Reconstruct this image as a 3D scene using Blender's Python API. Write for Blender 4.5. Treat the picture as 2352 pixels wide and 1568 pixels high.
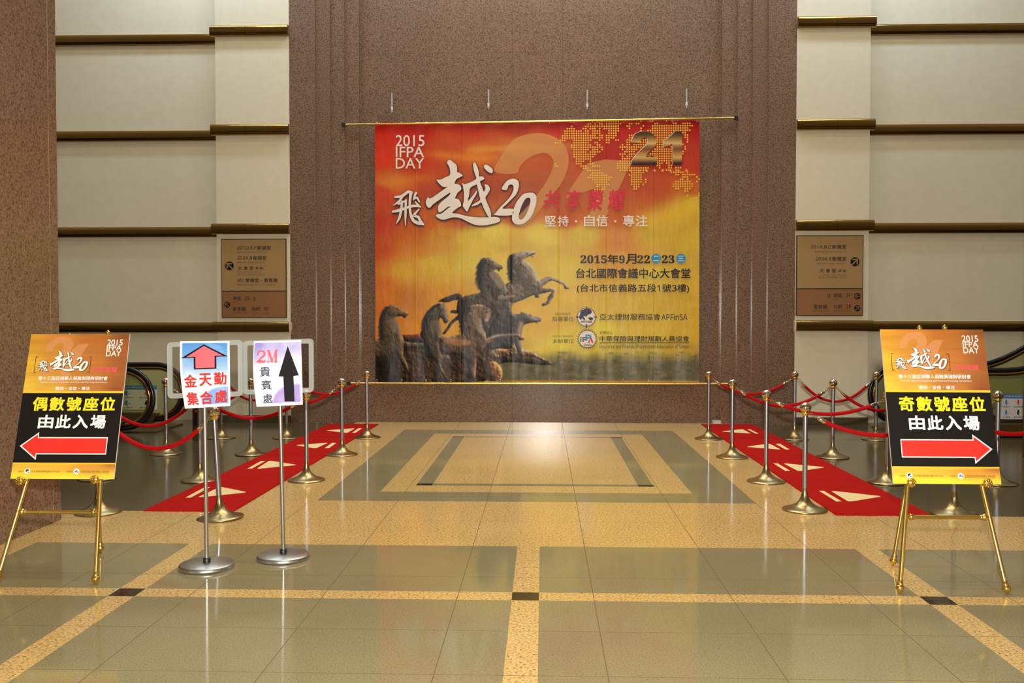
import bpy, bmesh, math, random
import numpy as np
from mathutils import Vector, Matrix
from mathutils.geometry import tessellate_polygon

for o in list(bpy.data.objects):
    bpy.data.objects.remove(o, do_unlink=True)
SC = bpy.context.scene
COL = SC.collection
random.seed(7)
RNG = np.random.default_rng(7)

# ------------------------------------------------------------------ camera
FPX, CAMH = 2100.0, 1.65
YAW, PIT = math.radians(1.93577), math.radians(1.47299)
VF = Vector((-math.sin(YAW) * math.cos(PIT), math.cos(YAW) * math.cos(PIT), -math.sin(PIT)))
VR = Vector((math.cos(YAW), math.sin(YAW), 0))
VU = VR.cross(VF)
cam = bpy.data.cameras.new('camera')
cam.sensor_width = 36.0
cam.lens = FPX / 2352 * 36.0
cam.clip_start = 0.05
camo = bpy.data.objects.new('camera', cam)
COL.objects.link(camo)
m = Matrix.Identity(4)
for i in range(3):
    m[i][0], m[i][1], m[i][2] = VR[i], VU[i], -VF[i]
m[2][3] = CAMH
camo.matrix_world = m
SC.camera = camo

# ------------------------------------------------------------------ world, lights, exposure
SC.view_settings.view_transform = 'Standard'
SC.view_settings.look = 'None'
SC.view_settings.gamma = 1.0
SC.view_settings.exposure = 0.0
w = bpy.data.worlds.new('hall_ambient')
SC.world = w
w.use_nodes = True
nt = w.node_tree
bg = nt.nodes['Background']
tc = nt.nodes.new('ShaderNodeTexCoord')
sep = nt.nodes.new('ShaderNodeSeparateXYZ')
rmp = nt.nodes.new('ShaderNodeValToRGB')
nt.links.new(tc.outputs['Generated'], sep.inputs[0])
mr = nt.nodes.new('ShaderNodeMapRange')
mr.inputs['From Min'].default_value = -1
mr.inputs['From Max'].default_value = 1
nt.links.new(sep.outputs['Z'], mr.inputs['Value'])
nt.links.new(mr.outputs[0], rmp.inputs[0])
e = rmp.color_ramp.elements
e[0].position, e[0].color = 0.40, (0.05, 0.04, 0.025, 1)
e[1].position, e[1].color = 0.85, (0.95, 0.86, 0.70, 1)
e2 = rmp.color_ramp.elements.new(0.56)
e2.color = (0.34, 0.29, 0.21, 1)
nt.links.new(rmp.outputs[0], bg.inputs['Color'])
bg.inputs['Strength'].default_value = 0.36


def area_light(name, loc, target, size, power, col, shape='DISK', size_y=None, spread=None):
    l = bpy.data.lights.new(name, 'AREA')
    l.shape = shape
    l.size = size
    if size_y:
        l.size_y = size_y
    l.energy = power
    l.color = col
    if spread:
        l.spread = spread
    o = bpy.data.objects.new(name, l)
    COL.objects.link(o)
    o.location = loc
    o.rotation_euler = (Vector(target) - Vector(loc)).to_track_quat('-Z', 'Y').to_euler()
    return o


WARM = (1.0, 0.83, 0.56)
for lx in (-2.6, 0.0, 2.6):
    for ly in (6.6, 9.6, 12.4):
        area_light('ceiling_downlight', (lx, ly, 9.4), (lx, ly, 0), 0.32,
                   (36 if lx == 0 else 12), WARM, spread=math.radians(90))
for sx in (-1, 1):
    area_light('cove_light', (sx * 4.9, 13.2, 9.0), (sx * 4.9, 14.4, 7.0), 2.8, 150, (0.52, 0.72, 1.0), 'RECTANGLE', 0.4)
    area_light('lobby_downlight', (sx * 5.4, 11.2, 9.4), (sx * 5.4, 14.4, 3.0), 0.5, 46, (1.0, 0.86, 0.60))
area_light('hall_ceiling_light', (0.0, 8.0, 9.8), (0, 14.0, 1.5), 7.0, 92, (1.0, 0.86, 0.62), 'RECTANGLE', 1.6)
area_light('camera_flash', (0.05, -0.05, 2.02), (0.2, 8.0, 1.3), 0.13, 590, (1.0, 0.93, 0.84))
area_light('added_streak_light', (0.22, -8.0, 2.1), (0.2, 8.0, 1.0), 0.16, 60, (0.95, 0.97, 1.0))  # lamp added behind the camera for the streak reflected at the wall foot
area_light('cove_light', (0.0, 13.1, 9.2), (0, 14.4, 7.2), 4.5, 170, (0.80, 0.90, 1.0), 'RECTANGLE', 0.4)


# ------------------------------------------------------------------ pixel helpers (photo measurements -> real places)
def ray(px, py):
    return VF + VR * ((px - 1176.0) / FPX) - VU * ((py - 784.0) / FPX)


def G(px, py, z=0.0):
    v = ray(px, py)
    return Vector((0, 0, CAMH)) + v * ((z - CAMH) / v.z)


def W(px, py, Y):
    v = ray(px, py)
    return Vector((0, 0, CAMH)) + v * (Y / v.y)


# ------------------------------------------------------------------ materials
def srgb(r, g, b):
    f = lambda c: (c / 12.92 if c <= 0.04045 else ((c + 0.055) / 1.055) ** 2.4)
    return (f(r / 255), f(g / 255), f(b / 255), 1)


def mat(name, col, rough=0.5, metal=0.0, spec=0.5, bump=None, coat=0.0, sheen=0.0):
    """plain principled material with a faint procedural mottling"""
    mt = bpy.data.materials.new(name)
    mt.use_nodes = True
    t = mt.node_tree
    b = t.nodes['Principled BSDF']
    b.inputs['Roughness'].default_value = rough
    b.inputs['Metallic'].default_value = metal
    b.inputs['Specular IOR Level'].default_value = spec
    b.inputs['Coat Weight'].default_value = coat
    if sheen:
        b.inputs['Sheen Weight'].default_value = sheen
    tcn = t.nodes.new('ShaderNodeTexCoord')
    n = t.nodes.new('ShaderNodeTexNoise')
    n.inputs['Scale'].default_value = 9
    n.inputs['Detail'].default_value = 3
    t.links.new(tcn.outputs['Object'], n.inputs['Vector'])
    mx = t.nodes.new('ShaderNodeMix')
    mx.data_type = 'RGBA'
    mx.inputs[6].default_value = tuple(c * 0.93 for c in col[:3]) + (1,)
    mx.inputs[7].default_value = tuple(min(1, c * 1.06) for c in col[:3]) + (1,)
    t.links.new(n.outputs[0], mx.inputs[0])
    t.links.new(mx.outputs[2], b.inputs['Base Color'])
    if bump:
        sc, st, dist = bump
        mp = t.nodes.new('ShaderNodeMapping')
        mp.inputs['Scale'].default_value = sc
        t.links.new(tcn.outputs['Object'], mp.inputs[0])
        nb = t.nodes.new('ShaderNodeTexNoise')
        nb.inputs['Scale'].default_value = 1
        nb.inputs['Detail'].default_value = 4
        t.links.new(mp.outputs[0], nb.inputs['Vector'])
        bn = t.nodes.new('ShaderNodeBump')
        bn.inputs['Strength'].default_value = st
        bn.inputs['Distance'].default_value = dist
        t.links.new(nb.outputs[0], bn.inputs['Height'])
        t.links.new(bn.outputs[0], b.inputs['Normal'])
    return mt


def granite(name, base, dark, light, scale=90.0, amount=0.5, rough=0.12, spec=0.5, large=0.12):
    mt = bpy.data.materials.new(name)
    mt.use_nodes = True
    t = mt.node_tree
    b = t.nodes['Principled BSDF']
    b.inputs['Roughness'].default_value = rough
    b.inputs['Specular IOR Level'].default_value = spec
    tcn = t.nodes.new('ShaderNodeTexCoord')
    n1 = t.nodes.new('ShaderNodeTexNoise')
    n1.inputs['Scale'].default_value = scale
    n1.inputs['Detail'].default_value = 4
    n1.inputs['Roughness'].default_value = 0.75
    t.links.new(tcn.outputs['Object'], n1.inputs['Vector'])
    r1 = t.nodes.new('ShaderNodeValToRGB')
    els = r1.color_ramp.elements
    els[0].position, els[0].color = 0.46 - amount * 0.28, dark
    els[1].position, els[1].color = 0.74, light
    k = els.new(0.47)
    k.color = base
    t.links.new(n1.outputs[0], r1.inputs[0])
    n2 = t.nodes.new('ShaderNodeTexNoise')
    n2.inputs['Scale'].default_value = 1.3
    n2.inputs['Detail'].default_value = 3
    t.links.new(tcn.outputs['Object'], n2.inputs['Vector'])
    mp = t.nodes.new('ShaderNodeMapRange')
    mp.inputs['To Min'].default_value = 1 - large
    mp.inputs['To Max'].default_value = 1 + large
    t.links.new(n2.outputs[0], mp.inputs['Value'])
    mx = t.nodes.new('ShaderNodeMix')
    mx.data_type = 'RGBA'
    mx.blend_type = 'MULTIPLY'
    mx.inputs[0].default_value = 1
    t.links.new(r1.outputs[0], mx.inputs[6])
    t.links.new(mp.outputs[0], mx.inputs[7])
    t.links.new(mx.outputs[2], b.inputs['Base Color'])
    return mt


def vcol(name, rough=0.4, spec=0.5, bump=None):
    mt = mat(name, (1, 1, 1, 1), rough, 0, spec, bump)
    t = mt.node_tree
    b = t.nodes['Principled BSDF']
    a = t.nodes.new('ShaderNodeAttribute')
    a.attribute_name = 'Col'
    t.links.new(a.outputs['Color'], b.inputs['Base Color'])
    return mt


M = {}
M['granite_brown'] = granite('granite_brown', srgb(118, 94, 75), srgb(50, 39, 32), srgb(150, 122, 104), 58, 0.42, 0.2, 0.5)
M['granite_tan'] = granite('granite_tan', srgb(208, 174, 110), srgb(70, 50, 26), srgb(234, 206, 148), 62, 0.40, 0.13, 0.45)
M['granite_green'] = granite('granite_green', srgb(138, 131, 99), srgb(107, 100, 72), srgb(158, 150, 117), 110, 0.5, 0.08, 0.34, 0.14)
M['granite_olive'] = granite('granite_olive', srgb(78, 67, 46), srgb(58, 50, 34), srgb(92, 80, 58), 120, 0.5, 0.16, 0.4, 0.14)
M['granite_black'] = granite('granite_black', srgb(38, 32, 28), srgb(24, 20, 18), srgb(52, 46, 40), 120, 0.4, 0.08, 0.5)
M['joint'] = mat('joint', srgb(104, 84, 52), 0.5)
M['joint_dark'] = mat('joint_dark', srgb(70, 52, 40), 0.6)
M['plaster'] = mat('plaster', srgb(218, 208, 180), 0.45, 0, 0.3)
M['baseboard'] = granite('baseboard_stone', srgb(80, 70, 50), srgb(60, 52, 38), srgb(94, 84, 62), 90, 0.4, 0.2)
M['brass_rail'] = mat('brass_rail', srgb(158, 122, 64), 0.15, 1.0, 0.5)
M['brass'] = mat('brass', srgb(238, 208, 112), 0.24, 1.0)
M['gold'] = mat('gold', srgb(236, 200, 96), 0.24, 1.0)
M['steel'] = mat('steel', srgb(176, 180, 194), 0.3, 1.0)
M['brushed'] = mat('brushed_base', srgb(172, 154, 112), 0.28, 1.0)
M['chrome'] = mat('chrome', srgb(214, 196, 170), 0.07, 1.0)
M['satin'] = mat('satin_steel', srgb(196, 196, 194), 0.32, 1.0)
M['black'] = mat('black_plastic', srgb(22, 22, 22), 0.4)
M['rubber'] = mat('black_rubber', srgb(18, 17, 16), 0.28)
M['velvet'] = mat('red_velvet', srgb(172, 8, 14), 0.7, 0, 0.15)
M['carpet'] = mat('red_carpet', srgb(172, 20, 14), 0.95, 0, 0.1, bump=((300, 300, 300), 0.5, 0.004))
M['cream'] = mat('cream_pile', srgb(232, 212, 160), 0.95, 0, 0.1)
M['white'] = mat('white_print', srgb(226, 216, 204), 0.45)
M['bright_white'] = mat('bright_white_print', srgb(244, 244, 240), 0.4)
M['paper'] = mat('paper', srgb(246, 244, 238), 0.6, 0, 0.3)
M['grey_edge'] = mat('foam_edge', srgb(214, 208, 196), 0.7)
M['bronze'] = mat('bronze_plate', srgb(168, 134, 86), 0.42, 0.2)
M['bronze_dark'] = mat('bronze_plate_dark', srgb(146, 102, 60), 0.42, 0.2)
M['sign_ink'] = mat('sign_ink', srgb(52, 38, 24), 0.5)
M['sign_ink_pale'] = mat('sign_ink_pale', srgb(92, 64, 36), 0.5)
M['ink_black'] = mat('ink_black', srgb(20, 18, 22), 0.4, 0, 0.3)
M['yellow_ink'] = mat('yellow_ink', srgb(236, 220, 34), 0.45)
M['red_ink'] = mat('red_ink', srgb(224, 46, 34), 0.45)
M['rose_ink'] = mat('rose_ink', srgb(226, 84, 90), 0.5)
M['pink_ink'] = mat('pink_ink', srgb(240, 100, 112), 0.5)
M['navy_ink'] = mat('navy_ink', srgb(52, 56, 86), 0.5)
M['panel_black'] = mat('panel_black', srgb(24, 21, 20), 0.4, 0, 0.3)
M['gold_line'] = mat('gold_line', srgb(244, 196, 44), 0.4)
M['brown_ink'] = mat('brown_ink', srgb(96, 62, 22), 0.5)
M['grey_box'] = mat('grey_plastic', srgb(176, 172, 166), 0.5)
M['blue_ink'] = mat('blue_ink', srgb(52, 116, 176), 0.5)
M['notice_white'] = mat('notice_white', srgb(206, 204, 200), 0.5)
M['truss'] = mat('bronze_cladding', srgb(112, 88, 52), 0.3, 0.7)
M['dark_step'] = mat('dark_step', srgb(38, 32, 28), 0.5)
M['red_lamp'] = mat('red_lens', srgb(150, 16, 16), 0.3)
WRK = ((6, 1, 2.3), 0.9, 0.015)
M['vinyl'] = vcol('vinyl_print', 0.38, 0.24, WRK)
M['v_white'] = mat('vinyl_white', srgb(226, 214, 200), 0.38, 0, 0.24, WRK)
M['v_black'] = mat('vinyl_black', srgb(34, 30, 38), 0.38, 0, 0.24, WRK)
M['v_rose'] = mat('vinyl_rose', srgb(206, 44, 62), 0.38, 0, 0.24, WRK)
M['v_dot'] = mat('vinyl_dot', srgb(232, 184, 62), 0.38, 0, 0.24, WRK)
M['v_blue'] = mat('vinyl_blue', srgb(36, 140, 190), 0.38, 0, 0.24, WRK)
M['v_red'] = mat('vinyl_red', srgb(200, 40, 44), 0.38, 0, 0.24, WRK)
M['v_navy'] = mat('vinyl_navy', srgb(44, 46, 76), 0.38, 0, 0.24, WRK)
M['v_gold'] = vcol('vinyl_gold', 0.42, 0.24, WRK)
M['board'] = vcol('board_print', 0.35, 0.5)
M['paper_print'] = vcol('paper_print', 0.5, 0.4)


def clear_mat(name, tint, gloss):
    mt = bpy.data.materials.new(name)
    mt.use_nodes = True
    t = mt.node_tree
    t.nodes.remove(t.nodes['Principled BSDF'])
    out = t.nodes['Material Output']
    a = t.nodes.new('ShaderNodeBsdfTransparent')
    a.inputs[0].default_value = tint
    g = t.nodes.new('ShaderNodeBsdfGlossy')
    g.inputs['Roughness'].default_value = 0.05
    g.inputs['Color'].default_value = (1, 1, 1, 1)
    fr = t.nodes.new('ShaderNodeFresnel')
    fr.inputs[0].default_value = 1.45
    ad = t.nodes.new('ShaderNodeMath')
    ad.operation = 'ADD'
    ad.inputs[1].default_value = gloss
    t.links.new(fr.outputs[0], ad.inputs[0])
    mx = t.nodes.new('ShaderNodeMixShader')
    t.links.new(ad.outputs[0], mx.inputs[0])
    t.links.new(a.outputs[0], mx.inputs[1])
    t.links.new(g.outputs[0], mx.inputs[2])
    t.links.new(mx.outputs[0], out.inputs[0])
    return mt


def alpha_mat(name, col, alpha, rough=0.4):
    mt = mat(name, col, rough)
    mt.node_tree.nodes['Principled BSDF'].inputs['Alpha'].default_value = alpha
    return mt


M['acrylic'] = clear_mat('clear_acrylic', (0.93, 0.94, 0.93, 1), 0.0)
M['acrylic_edge'] = alpha_mat('frosted_acrylic_edge', srgb(222, 230, 228), 0.36, 0.2)
M['glass'] = clear_mat('escalator_glass', (0.88, 0.90, 0.76, 1), 0.01)
M['ghost'] = alpha_mat('ghost_numeral', srgb(244, 178, 120), 0.42)
M['v_ghost'] = mat('vinyl_ghost', srgb(240, 180, 110), 0.38, 0, 0.24, WRK)
M['v_ghost'].node_tree.nodes['Principled BSDF'].inputs['Alpha'].default_value = 0.42
M['v_streak'] = mat('vinyl_streak', srgb(226, 160, 60), 0.38, 0, 0.24, WRK)


# ------------------------------------------------------------------ mesh building
class MB:
    def __init__(self):
        self.v, self.f, self.mi, self.sm = [], [], [], []

    def add(self, vs, fs, mi=0, smooth=False):
        k = len(self.v)
        self.v += [tuple(p) for p in vs]
        for f in fs:
            self.f.append(tuple(i + k for i in f))
            self.mi.append(mi)
            self.sm.append(smooth)

    def box(self, x0, x1, y0, y1, z0, z1, mi=0):
        vs = [(x, y, z) for x in (x0, x1) for y in (y0, y1) for z in (z0, z1)]
        self.add(vs, [(0, 1, 3, 2), (4, 6, 7, 5), (0, 4, 5, 1), (2, 3, 7, 6), (0, 2, 6, 4), (1, 5, 7, 3)], mi)

    def quad(self, a, b, c, d, mi=0):
        self.add([a, b, c, d], [(0, 1, 2, 3)], mi)

    def tube(self, path, r, n=12, mi=0, caps=True, up=None):
        path = [Vector(p) for p in path]
        rs = r if isinstance(r, (list, tuple)) else [r] * len(path)
        vs, fs = [], []
        prev = None
        for i, p in enumerate(path):
            d = (path[min(i + 1, len(path) - 1)] - path[max(i - 1, 0)]).normalized()
            if prev is None:
                a = Vector((0, 0, 1)) if abs(d.z) < 0.9 else Vector((1, 0, 0))
                s = d.cross(a).normalized()
            else:
                s = (prev - d * prev.dot(d)).normalized()
            prev = s
            t = d.cross(s)
            for k in range(n):
                th = 2 * math.pi * k / n
                vs.append(p + (s * math.cos(th) + t * math.sin(th)) * rs[i])
        for i in range(len(path) - 1):
            for k in range(n):
                a, b = i * n + k, i * n + (k + 1) % n
                fs.append((a, b, b + n, a + n))
        self.add(vs, fs, mi, True)
        if caps:
            self.add(vs[:n], [tuple(range(n))[::-1]], mi)
            self.add(vs[-n:], [tuple(range(n))], mi)

    def lathe(self, prof, n=32, o=(0, 0, 0), mi=0, axis=None):
        q = Vector((0, 0, 1)).rotation_difference(Vector(axis)) if axis is not None else None
        vs, fs = [], []
        for r, z in prof:
            for k in range(n):
                th = 2 * math.pi * k / n
                p = Vector((r * math.cos(th), r * math.sin(th), z))
                if q:
                    p = q @ p
                vs.append(p + Vector(o))
        for i in range(len(prof) - 1):
            for k in range(n):
                a, b = i * n + k, i * n + (k + 1) % n
                fs.append((a, b, b + n, a + n))
        self.add(vs, fs, mi, True)

    def sphere(self, c, r, n=20, mi=0):
        k = max(8, n // 2)
        self.lathe([(max(1e-4, r * math.sin(math.pi * i / k)), -r * math.cos(math.pi * i / k)) for i in range(k + 1)], n, c, mi)

    def torus(self, c, R, r, ax, n=16, k=8, mi=0, squash=1.0):
        q = Vector((0, 0, 1)).rotation_difference(Vector(ax))
        vs, fs = [], []
        for i in range(n):
            a = 2 * math.pi * i / n
            for j in range(k):
                b = 2 * math.pi * j / k
                p = Vector(((R + r * math.cos(b)) * math.cos(a), (R * squash + r * math.cos(b)) * math.sin(a), r * math.sin(b)))
                vs.append(Vector(c) + q @ p)
        for i in range(n):
            for j in range(k):
                fs.append((i * k + j, ((i + 1) % n) * k + j, ((i + 1) % n) * k + (j + 1) % k, i * k + (j + 1) % k))
        self.add(vs, fs, mi, True)

    def flat(self, pts2, fn, mi=0, holes=()):
        """filled 2-D outline mapped to space by fn(a, b)"""
        loops = [[Vector((p[0], p[1], 0)) for p in L] for L in [pts2] + list(holes)]
        tris = tessellate_polygon(loops)
        allp = [p for L in loops for p in L]
        self.add([fn(p.x, p.y) for p in allp], tris, mi)

    def slab(self, pts2, f0, f1, mi=0):
        """prism between two mappings of the same outline"""
        n = len(pts2)
        self.flat(pts2, f0, mi)
        self.flat(pts2, f1, mi)
        vs = [f0(*p) for p in pts2] + [f1(*p) for p in pts2]
        self.add(vs, [(i, (i + 1) % n, (i + 1) % n + n, i + n) for i in range(n)], mi)

    def build(self, name, mats, parent=None, label=None):
        if not isinstance(mats, (list, tuple)):
            mats = [mats]
        off = parent_world(parent) if parent is not None else Vector((0, 0, 0))
        me = bpy.data.meshes.new(name)
        me.from_pydata([(v[0] - off.x, v[1] - off.y, v[2] - off.z) for v in self.v], [], self.f)
        for k in mats:
            me.materials.append(k)
        me.polygons.foreach_set('material_index', self.mi)
        me.polygons.foreach_set('use_smooth', self.sm)
        bm = bmesh.new()
        bm.from_mesh(me)
        bmesh.ops.recalc_face_normals(bm, faces=bm.faces)
        bm.to_mesh(me)
        bm.free()
        me.update()
        o = bpy.data.objects.new(name, me)
        COL.objects.link(o)
        if parent is not None:
            o.parent = parent
        if label:
            o['label'] = label
        return o


def parent_world(p):
    v = Vector((0, 0, 0))
    while p is not None:
        v += Vector(p.location)
        p = p.parent
    return v


def tag(o, label=None, cat=None, group=None, kind=None):
    for k, v in (('label', label), ('category', cat), ('group', group), ('kind', kind)):
        if v:
            o[k] = v
    return o


def thing(name, loc, label, cat, group=None):
    o = bpy.data.objects.new(name, None)
    o.empty_display_size = 0.1
    COL.objects.link(o)
    o.location = loc
    return tag(o, label, cat, group)


def struct(o, label=None):
    return tag(o, label, None, None, 'structure')


def copy_tree(o, parent=None):
    c = o.copy()
    COL.objects.link(c)
    if parent is not None:
        c.parent = parent
    for ch in [x for x in bpy.data.objects if x.parent == o]:
        copy_tree(ch, c)
    return c


_tc = {}


def glyphs(s, shear=0.0, space=1.0, res=3):
    """outline text -> (points in a 0..1 box, faces)"""
    key = (s, shear, space, res)
    if key in _tc:
        return _tc[key]
    cu = bpy.data.curves.new('t', 'FONT')
    cu.body = s
    cu.shear = shear
    cu.space_character = space
    cu.resolution_u = res
    cu.fill_mode = 'FRONT'
    o = bpy.data.objects.new('t', cu)
    COL.objects.link(o)
    dg = bpy.context.evaluated_depsgraph_get()
    me = bpy.data.meshes.new_from_object(o.evaluated_get(dg))
    P = np.array([v.co[:2] for v in me.vertices])
    F = [tuple(p.vertices) for p in me.polygons]
    bpy.data.objects.remove(o, do_unlink=True)
    bpy.data.curves.remove(cu)
    bpy.data.meshes.remove(me)
    lo, hi = P.min(0), P.max(0)
    P = (P - lo) / (hi - lo)
    _tc[key] = (P, F)
    return P, F


def grotesk(s):
    """plain sans letters and figures for Latin text"""
    out = []
    for ch in s:
        if '0' <= ch <= '9':
            out.append(chr(0x1D7E2 + ord(ch) - 48))
        elif 'A' <= ch <= 'Z':
            out.append(chr(0x1D5A0 + ord(ch) - 65))
        elif 'a' <= ch <= 'z':
            out.append(chr(0x1D5BA + ord(ch) - 97))
        else:
            out.append(ch)
    return ''.join(out)


def put_text(mb, s, box, fn, mi=0, off=0.0, **k):
    """box = x0, y0, x1, y1 with y pointing down; off thickens the strokes (share of the height)"""
    if s not in ('2015', 'IFPA', 'DAY') and not any(ord(c) > 0x1D000 for c in s):
        s = grotesk(s)
    P, F = glyphs(s, **k)
    x0, y0, x1, y1 = box
    d = off * 1.35 * (y1 - y0)
    ar = (fn(x0 + 1e-3 * (y1 - y0), y0) - fn(x0, y0)).length / (fn(x0, y0 + 1e-3 * (y1 - y0)) - fn(x0, y0)).length
    dx, dy = d / ar, d
    sh = [(0, 0)] if not off else [(-dx, -dy), (dx, -dy), (-dx, dy), (dx, dy), (-dx, 0), (dx, 0), (0, -dy), (0, dy), (0, 0)]
    for i, (a, b) in enumerate(sh):
        lift = Vector((0, -0.00006 * i, 0))
        mb.add([fn(x0 + dx * (off > 0) + p[0] * (x1 - x0 - 2 * dx * (off > 0)) + a, y1 - dy * (off > 0) + p[1] * (y0 - y1 + 2 * dy * (off > 0)) + b) + lift for p in P], F, mi)


def ribbon(pts, ws, n=6):
    """brush stroke outline from a centre line and widths"""
    pts = [Vector((p[0], p[1])) for p in pts]
    if not isinstance(ws, (list, tuple)):
        ws = [ws] * len(pts)
    L, Rr = [], []
    for sg in range(len(pts) - 1):
        p0 = pts[max(sg - 1, 0)]; p1 = pts[sg]; p2 = pts[sg + 1]; p3 = pts[min(sg + 2, len(pts) - 1)]
        last = sg == len(pts) - 2
        for i in range(n + (1 if last else 0)):
            t = i / n
            q = 0.5 * ((2 * p1) + (p2 - p0) * t + (2 * p0 - 5 * p1 + 4 * p2 - p3) * t * t + (3 * p1 - p0 - 3 * p2 + p3) * t ** 3)
            d = 0.5 * ((p2 - p0) + 2 * (2 * p0 - 5 * p1 + 4 * p2 - p3) * t + 3 * (3 * p1 - p0 - 3 * p2 + p3) * t * t)
            if d.length < 1e-6:
                d = p2 - p1
            d.normalize()
            nn = Vector((-d.y, d.x))
            wd = (ws[sg] * (1 - t) + ws[sg + 1] * t) / 2
            L.append(q + nn * wd)
            Rr.append(q - nn * wd)
    return L, Rr


_lift = [0]


def put_stroke(mb, pts, ws, fn_, mi=0):
    _lift[0] = (_lift[0] + 1) % 14
    up = [Vector((0, -0.00003 * _lift[0], 0))]
    fn = lambda a, b: fn_(a, b) + up[0]
    L, Rr = ribbon(pts, ws)
    vs = [fn(p.x, p.y) for p in L] + [fn(p.x, p.y) for p in Rr]
    n = len(L)
    mb.add(vs, [(i, i + 1, n + i + 1, n + i) for i in range(n - 1)], mi)
    for c, wd in ((pts[0], ws[0] if isinstance(ws, (list, tuple)) else ws), (pts[-1], ws[-1] if isinstance(ws, (list, tuple)) else ws)):
        up[0] = up[0] + Vector((0, -0.00001, 0))
        mb.flat([(c[0] + wd / 2 * math.cos(a * math.pi / 6), c[1] + wd / 2 * math.sin(a * math.pi / 6)) for a in range(12)], fn, mi)


def circle(cx, cy, r, n=24, ry=None):
    ry = ry or r
    return [(cx + r * math.cos(2 * math.pi * i / n), cy + ry * math.sin(2 * math.pi * i / n)) for i in range(n)]


def smooth_loop(pts, n=4, tension=1.0):
    out = []
    m_ = len(pts)
    for i in range(m_):
        p0, p1, p2, p3 = (Vector(pts[(i + k) % m_]) for k in (-1, 0, 1, 2))
        for j in range(n):
            t = j / n
            q = 0.5 * ((2 * p1) + (p2 - p0) * t + (2 * p0 - 5 * p1 + 4 * p2 - p3) * t * t + (3 * p1 - p0 - 3 * p2 + p3) * t ** 3)
            out.append((q.x, q.y))
    return out


# ------------------------------------------------------------------ SETTING: floor
def floor():
    X0, X1, Y0, Y1 = -9.0, 9.0, 0.6, 15.2
    HC = -0.1                         # centre axis of the pattern
    rects = []                        # later entries win: x0, x1, y0, y1, slot  (0 tan 1 green 2 olive 3 black 4 joint)
    A = rects.append
    A((X0, X1, Y0, 6.57, 1))
    A((X0, X1, 6.57, Y1, 0))
    A((X0, -2.95, 7.67, Y1, 2))
    A((2.95, X1, 7.69, Y1, 2))
    A((X0, -3.72, Y0, 6.57, 0))
    A((3.72, X1, Y0, 6.57, 0))
    for xc in (-2.502, -0.103, 2.31):
        A((xc - 0.079, xc + 0.081, Y0, 6.57, 0))
    A((-3.72, 3.72, 5.305, 5.462, 0))
    for xc in (-2.502, -0.103, 2.31):
        A((xc - 0.079, xc + 0.081, 5.305, 5.462, 3))
    A((-2.04, 1.90, 8.17, 13.42, 1))
    A((-1.545, 1.402, 8.61, 12.98, 0))
    A((-1.25, 1.085, 8.945, 12.68, 1))
    A((-1.09, 0.938, 9.055, 12.58, 0))
    for x0 in (-1.25, 0.938):
        A((x0, x0 + 0.155, 8.945, 9.055, 3))
        A((x0, x0 + 0.155, 12.58, 12.68, 3))
    jw = 0.0022
    for xj in (-1.305, -0.504, 0.301, 1.115):
        A((xj - jw, xj + jw, Y0, 14.5, 4))
    for xj in (-2.1, 1.9):
        A((xj - jw, xj + jw, Y0, 8.2, 4))
    for xj in (-2.95, 2.75):
        A((xj - jw, xj + jw, Y0, 7.6, 4))
    for yj in (4.18, 4.78, 5.78):
        A((-3.72, 3.72, yj - 0.002, yj + 0.002, 4))
    for yj in (7.38, 10.75):
        A((-2.9, 2.9, yj - 0.002, yj + 0.002, 4))
    for yj in (9.3, 10.9, 12.5):
        A((X0, -2.95, yj - 0.003, yj + 0.003, 4))
        A((2.95, X1, yj - 0.003, yj + 0.003, 4))
    xs = sorted({round(v, 5) for r in rects for v in r[:2]})
    ys = sorted({round(v, 5) for r in rects for v in r[2:4]})
    mb = MB()
    for i in range(len(xs) - 1):
        for j in range(len(ys) - 1):
            cx, cy = (xs[i] + xs[i + 1]) / 2, (ys[j] + ys[j + 1]) / 2
            s = None
            for r in rects:
                if r[0] < cx < r[1] and r[2] < cy < r[3]:
                    if r[4] == 4 and s == 3:
                        continue
                    s = r[4]
            if s is None:
                continue
            mb.quad((xs[i], ys[j], 0), (xs[i + 1], ys[j], 0), (xs[i + 1], ys[j + 1], 0), (xs[i], ys[j + 1], 0), s)
    o = mb.build('floor', [M['granite_tan'], M['granite_green'], M['granite_olive'], M['granite_black'], M['joint']])
    struct(o)


floor()
ZT = 10.4   # walls run up past the picture


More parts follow.
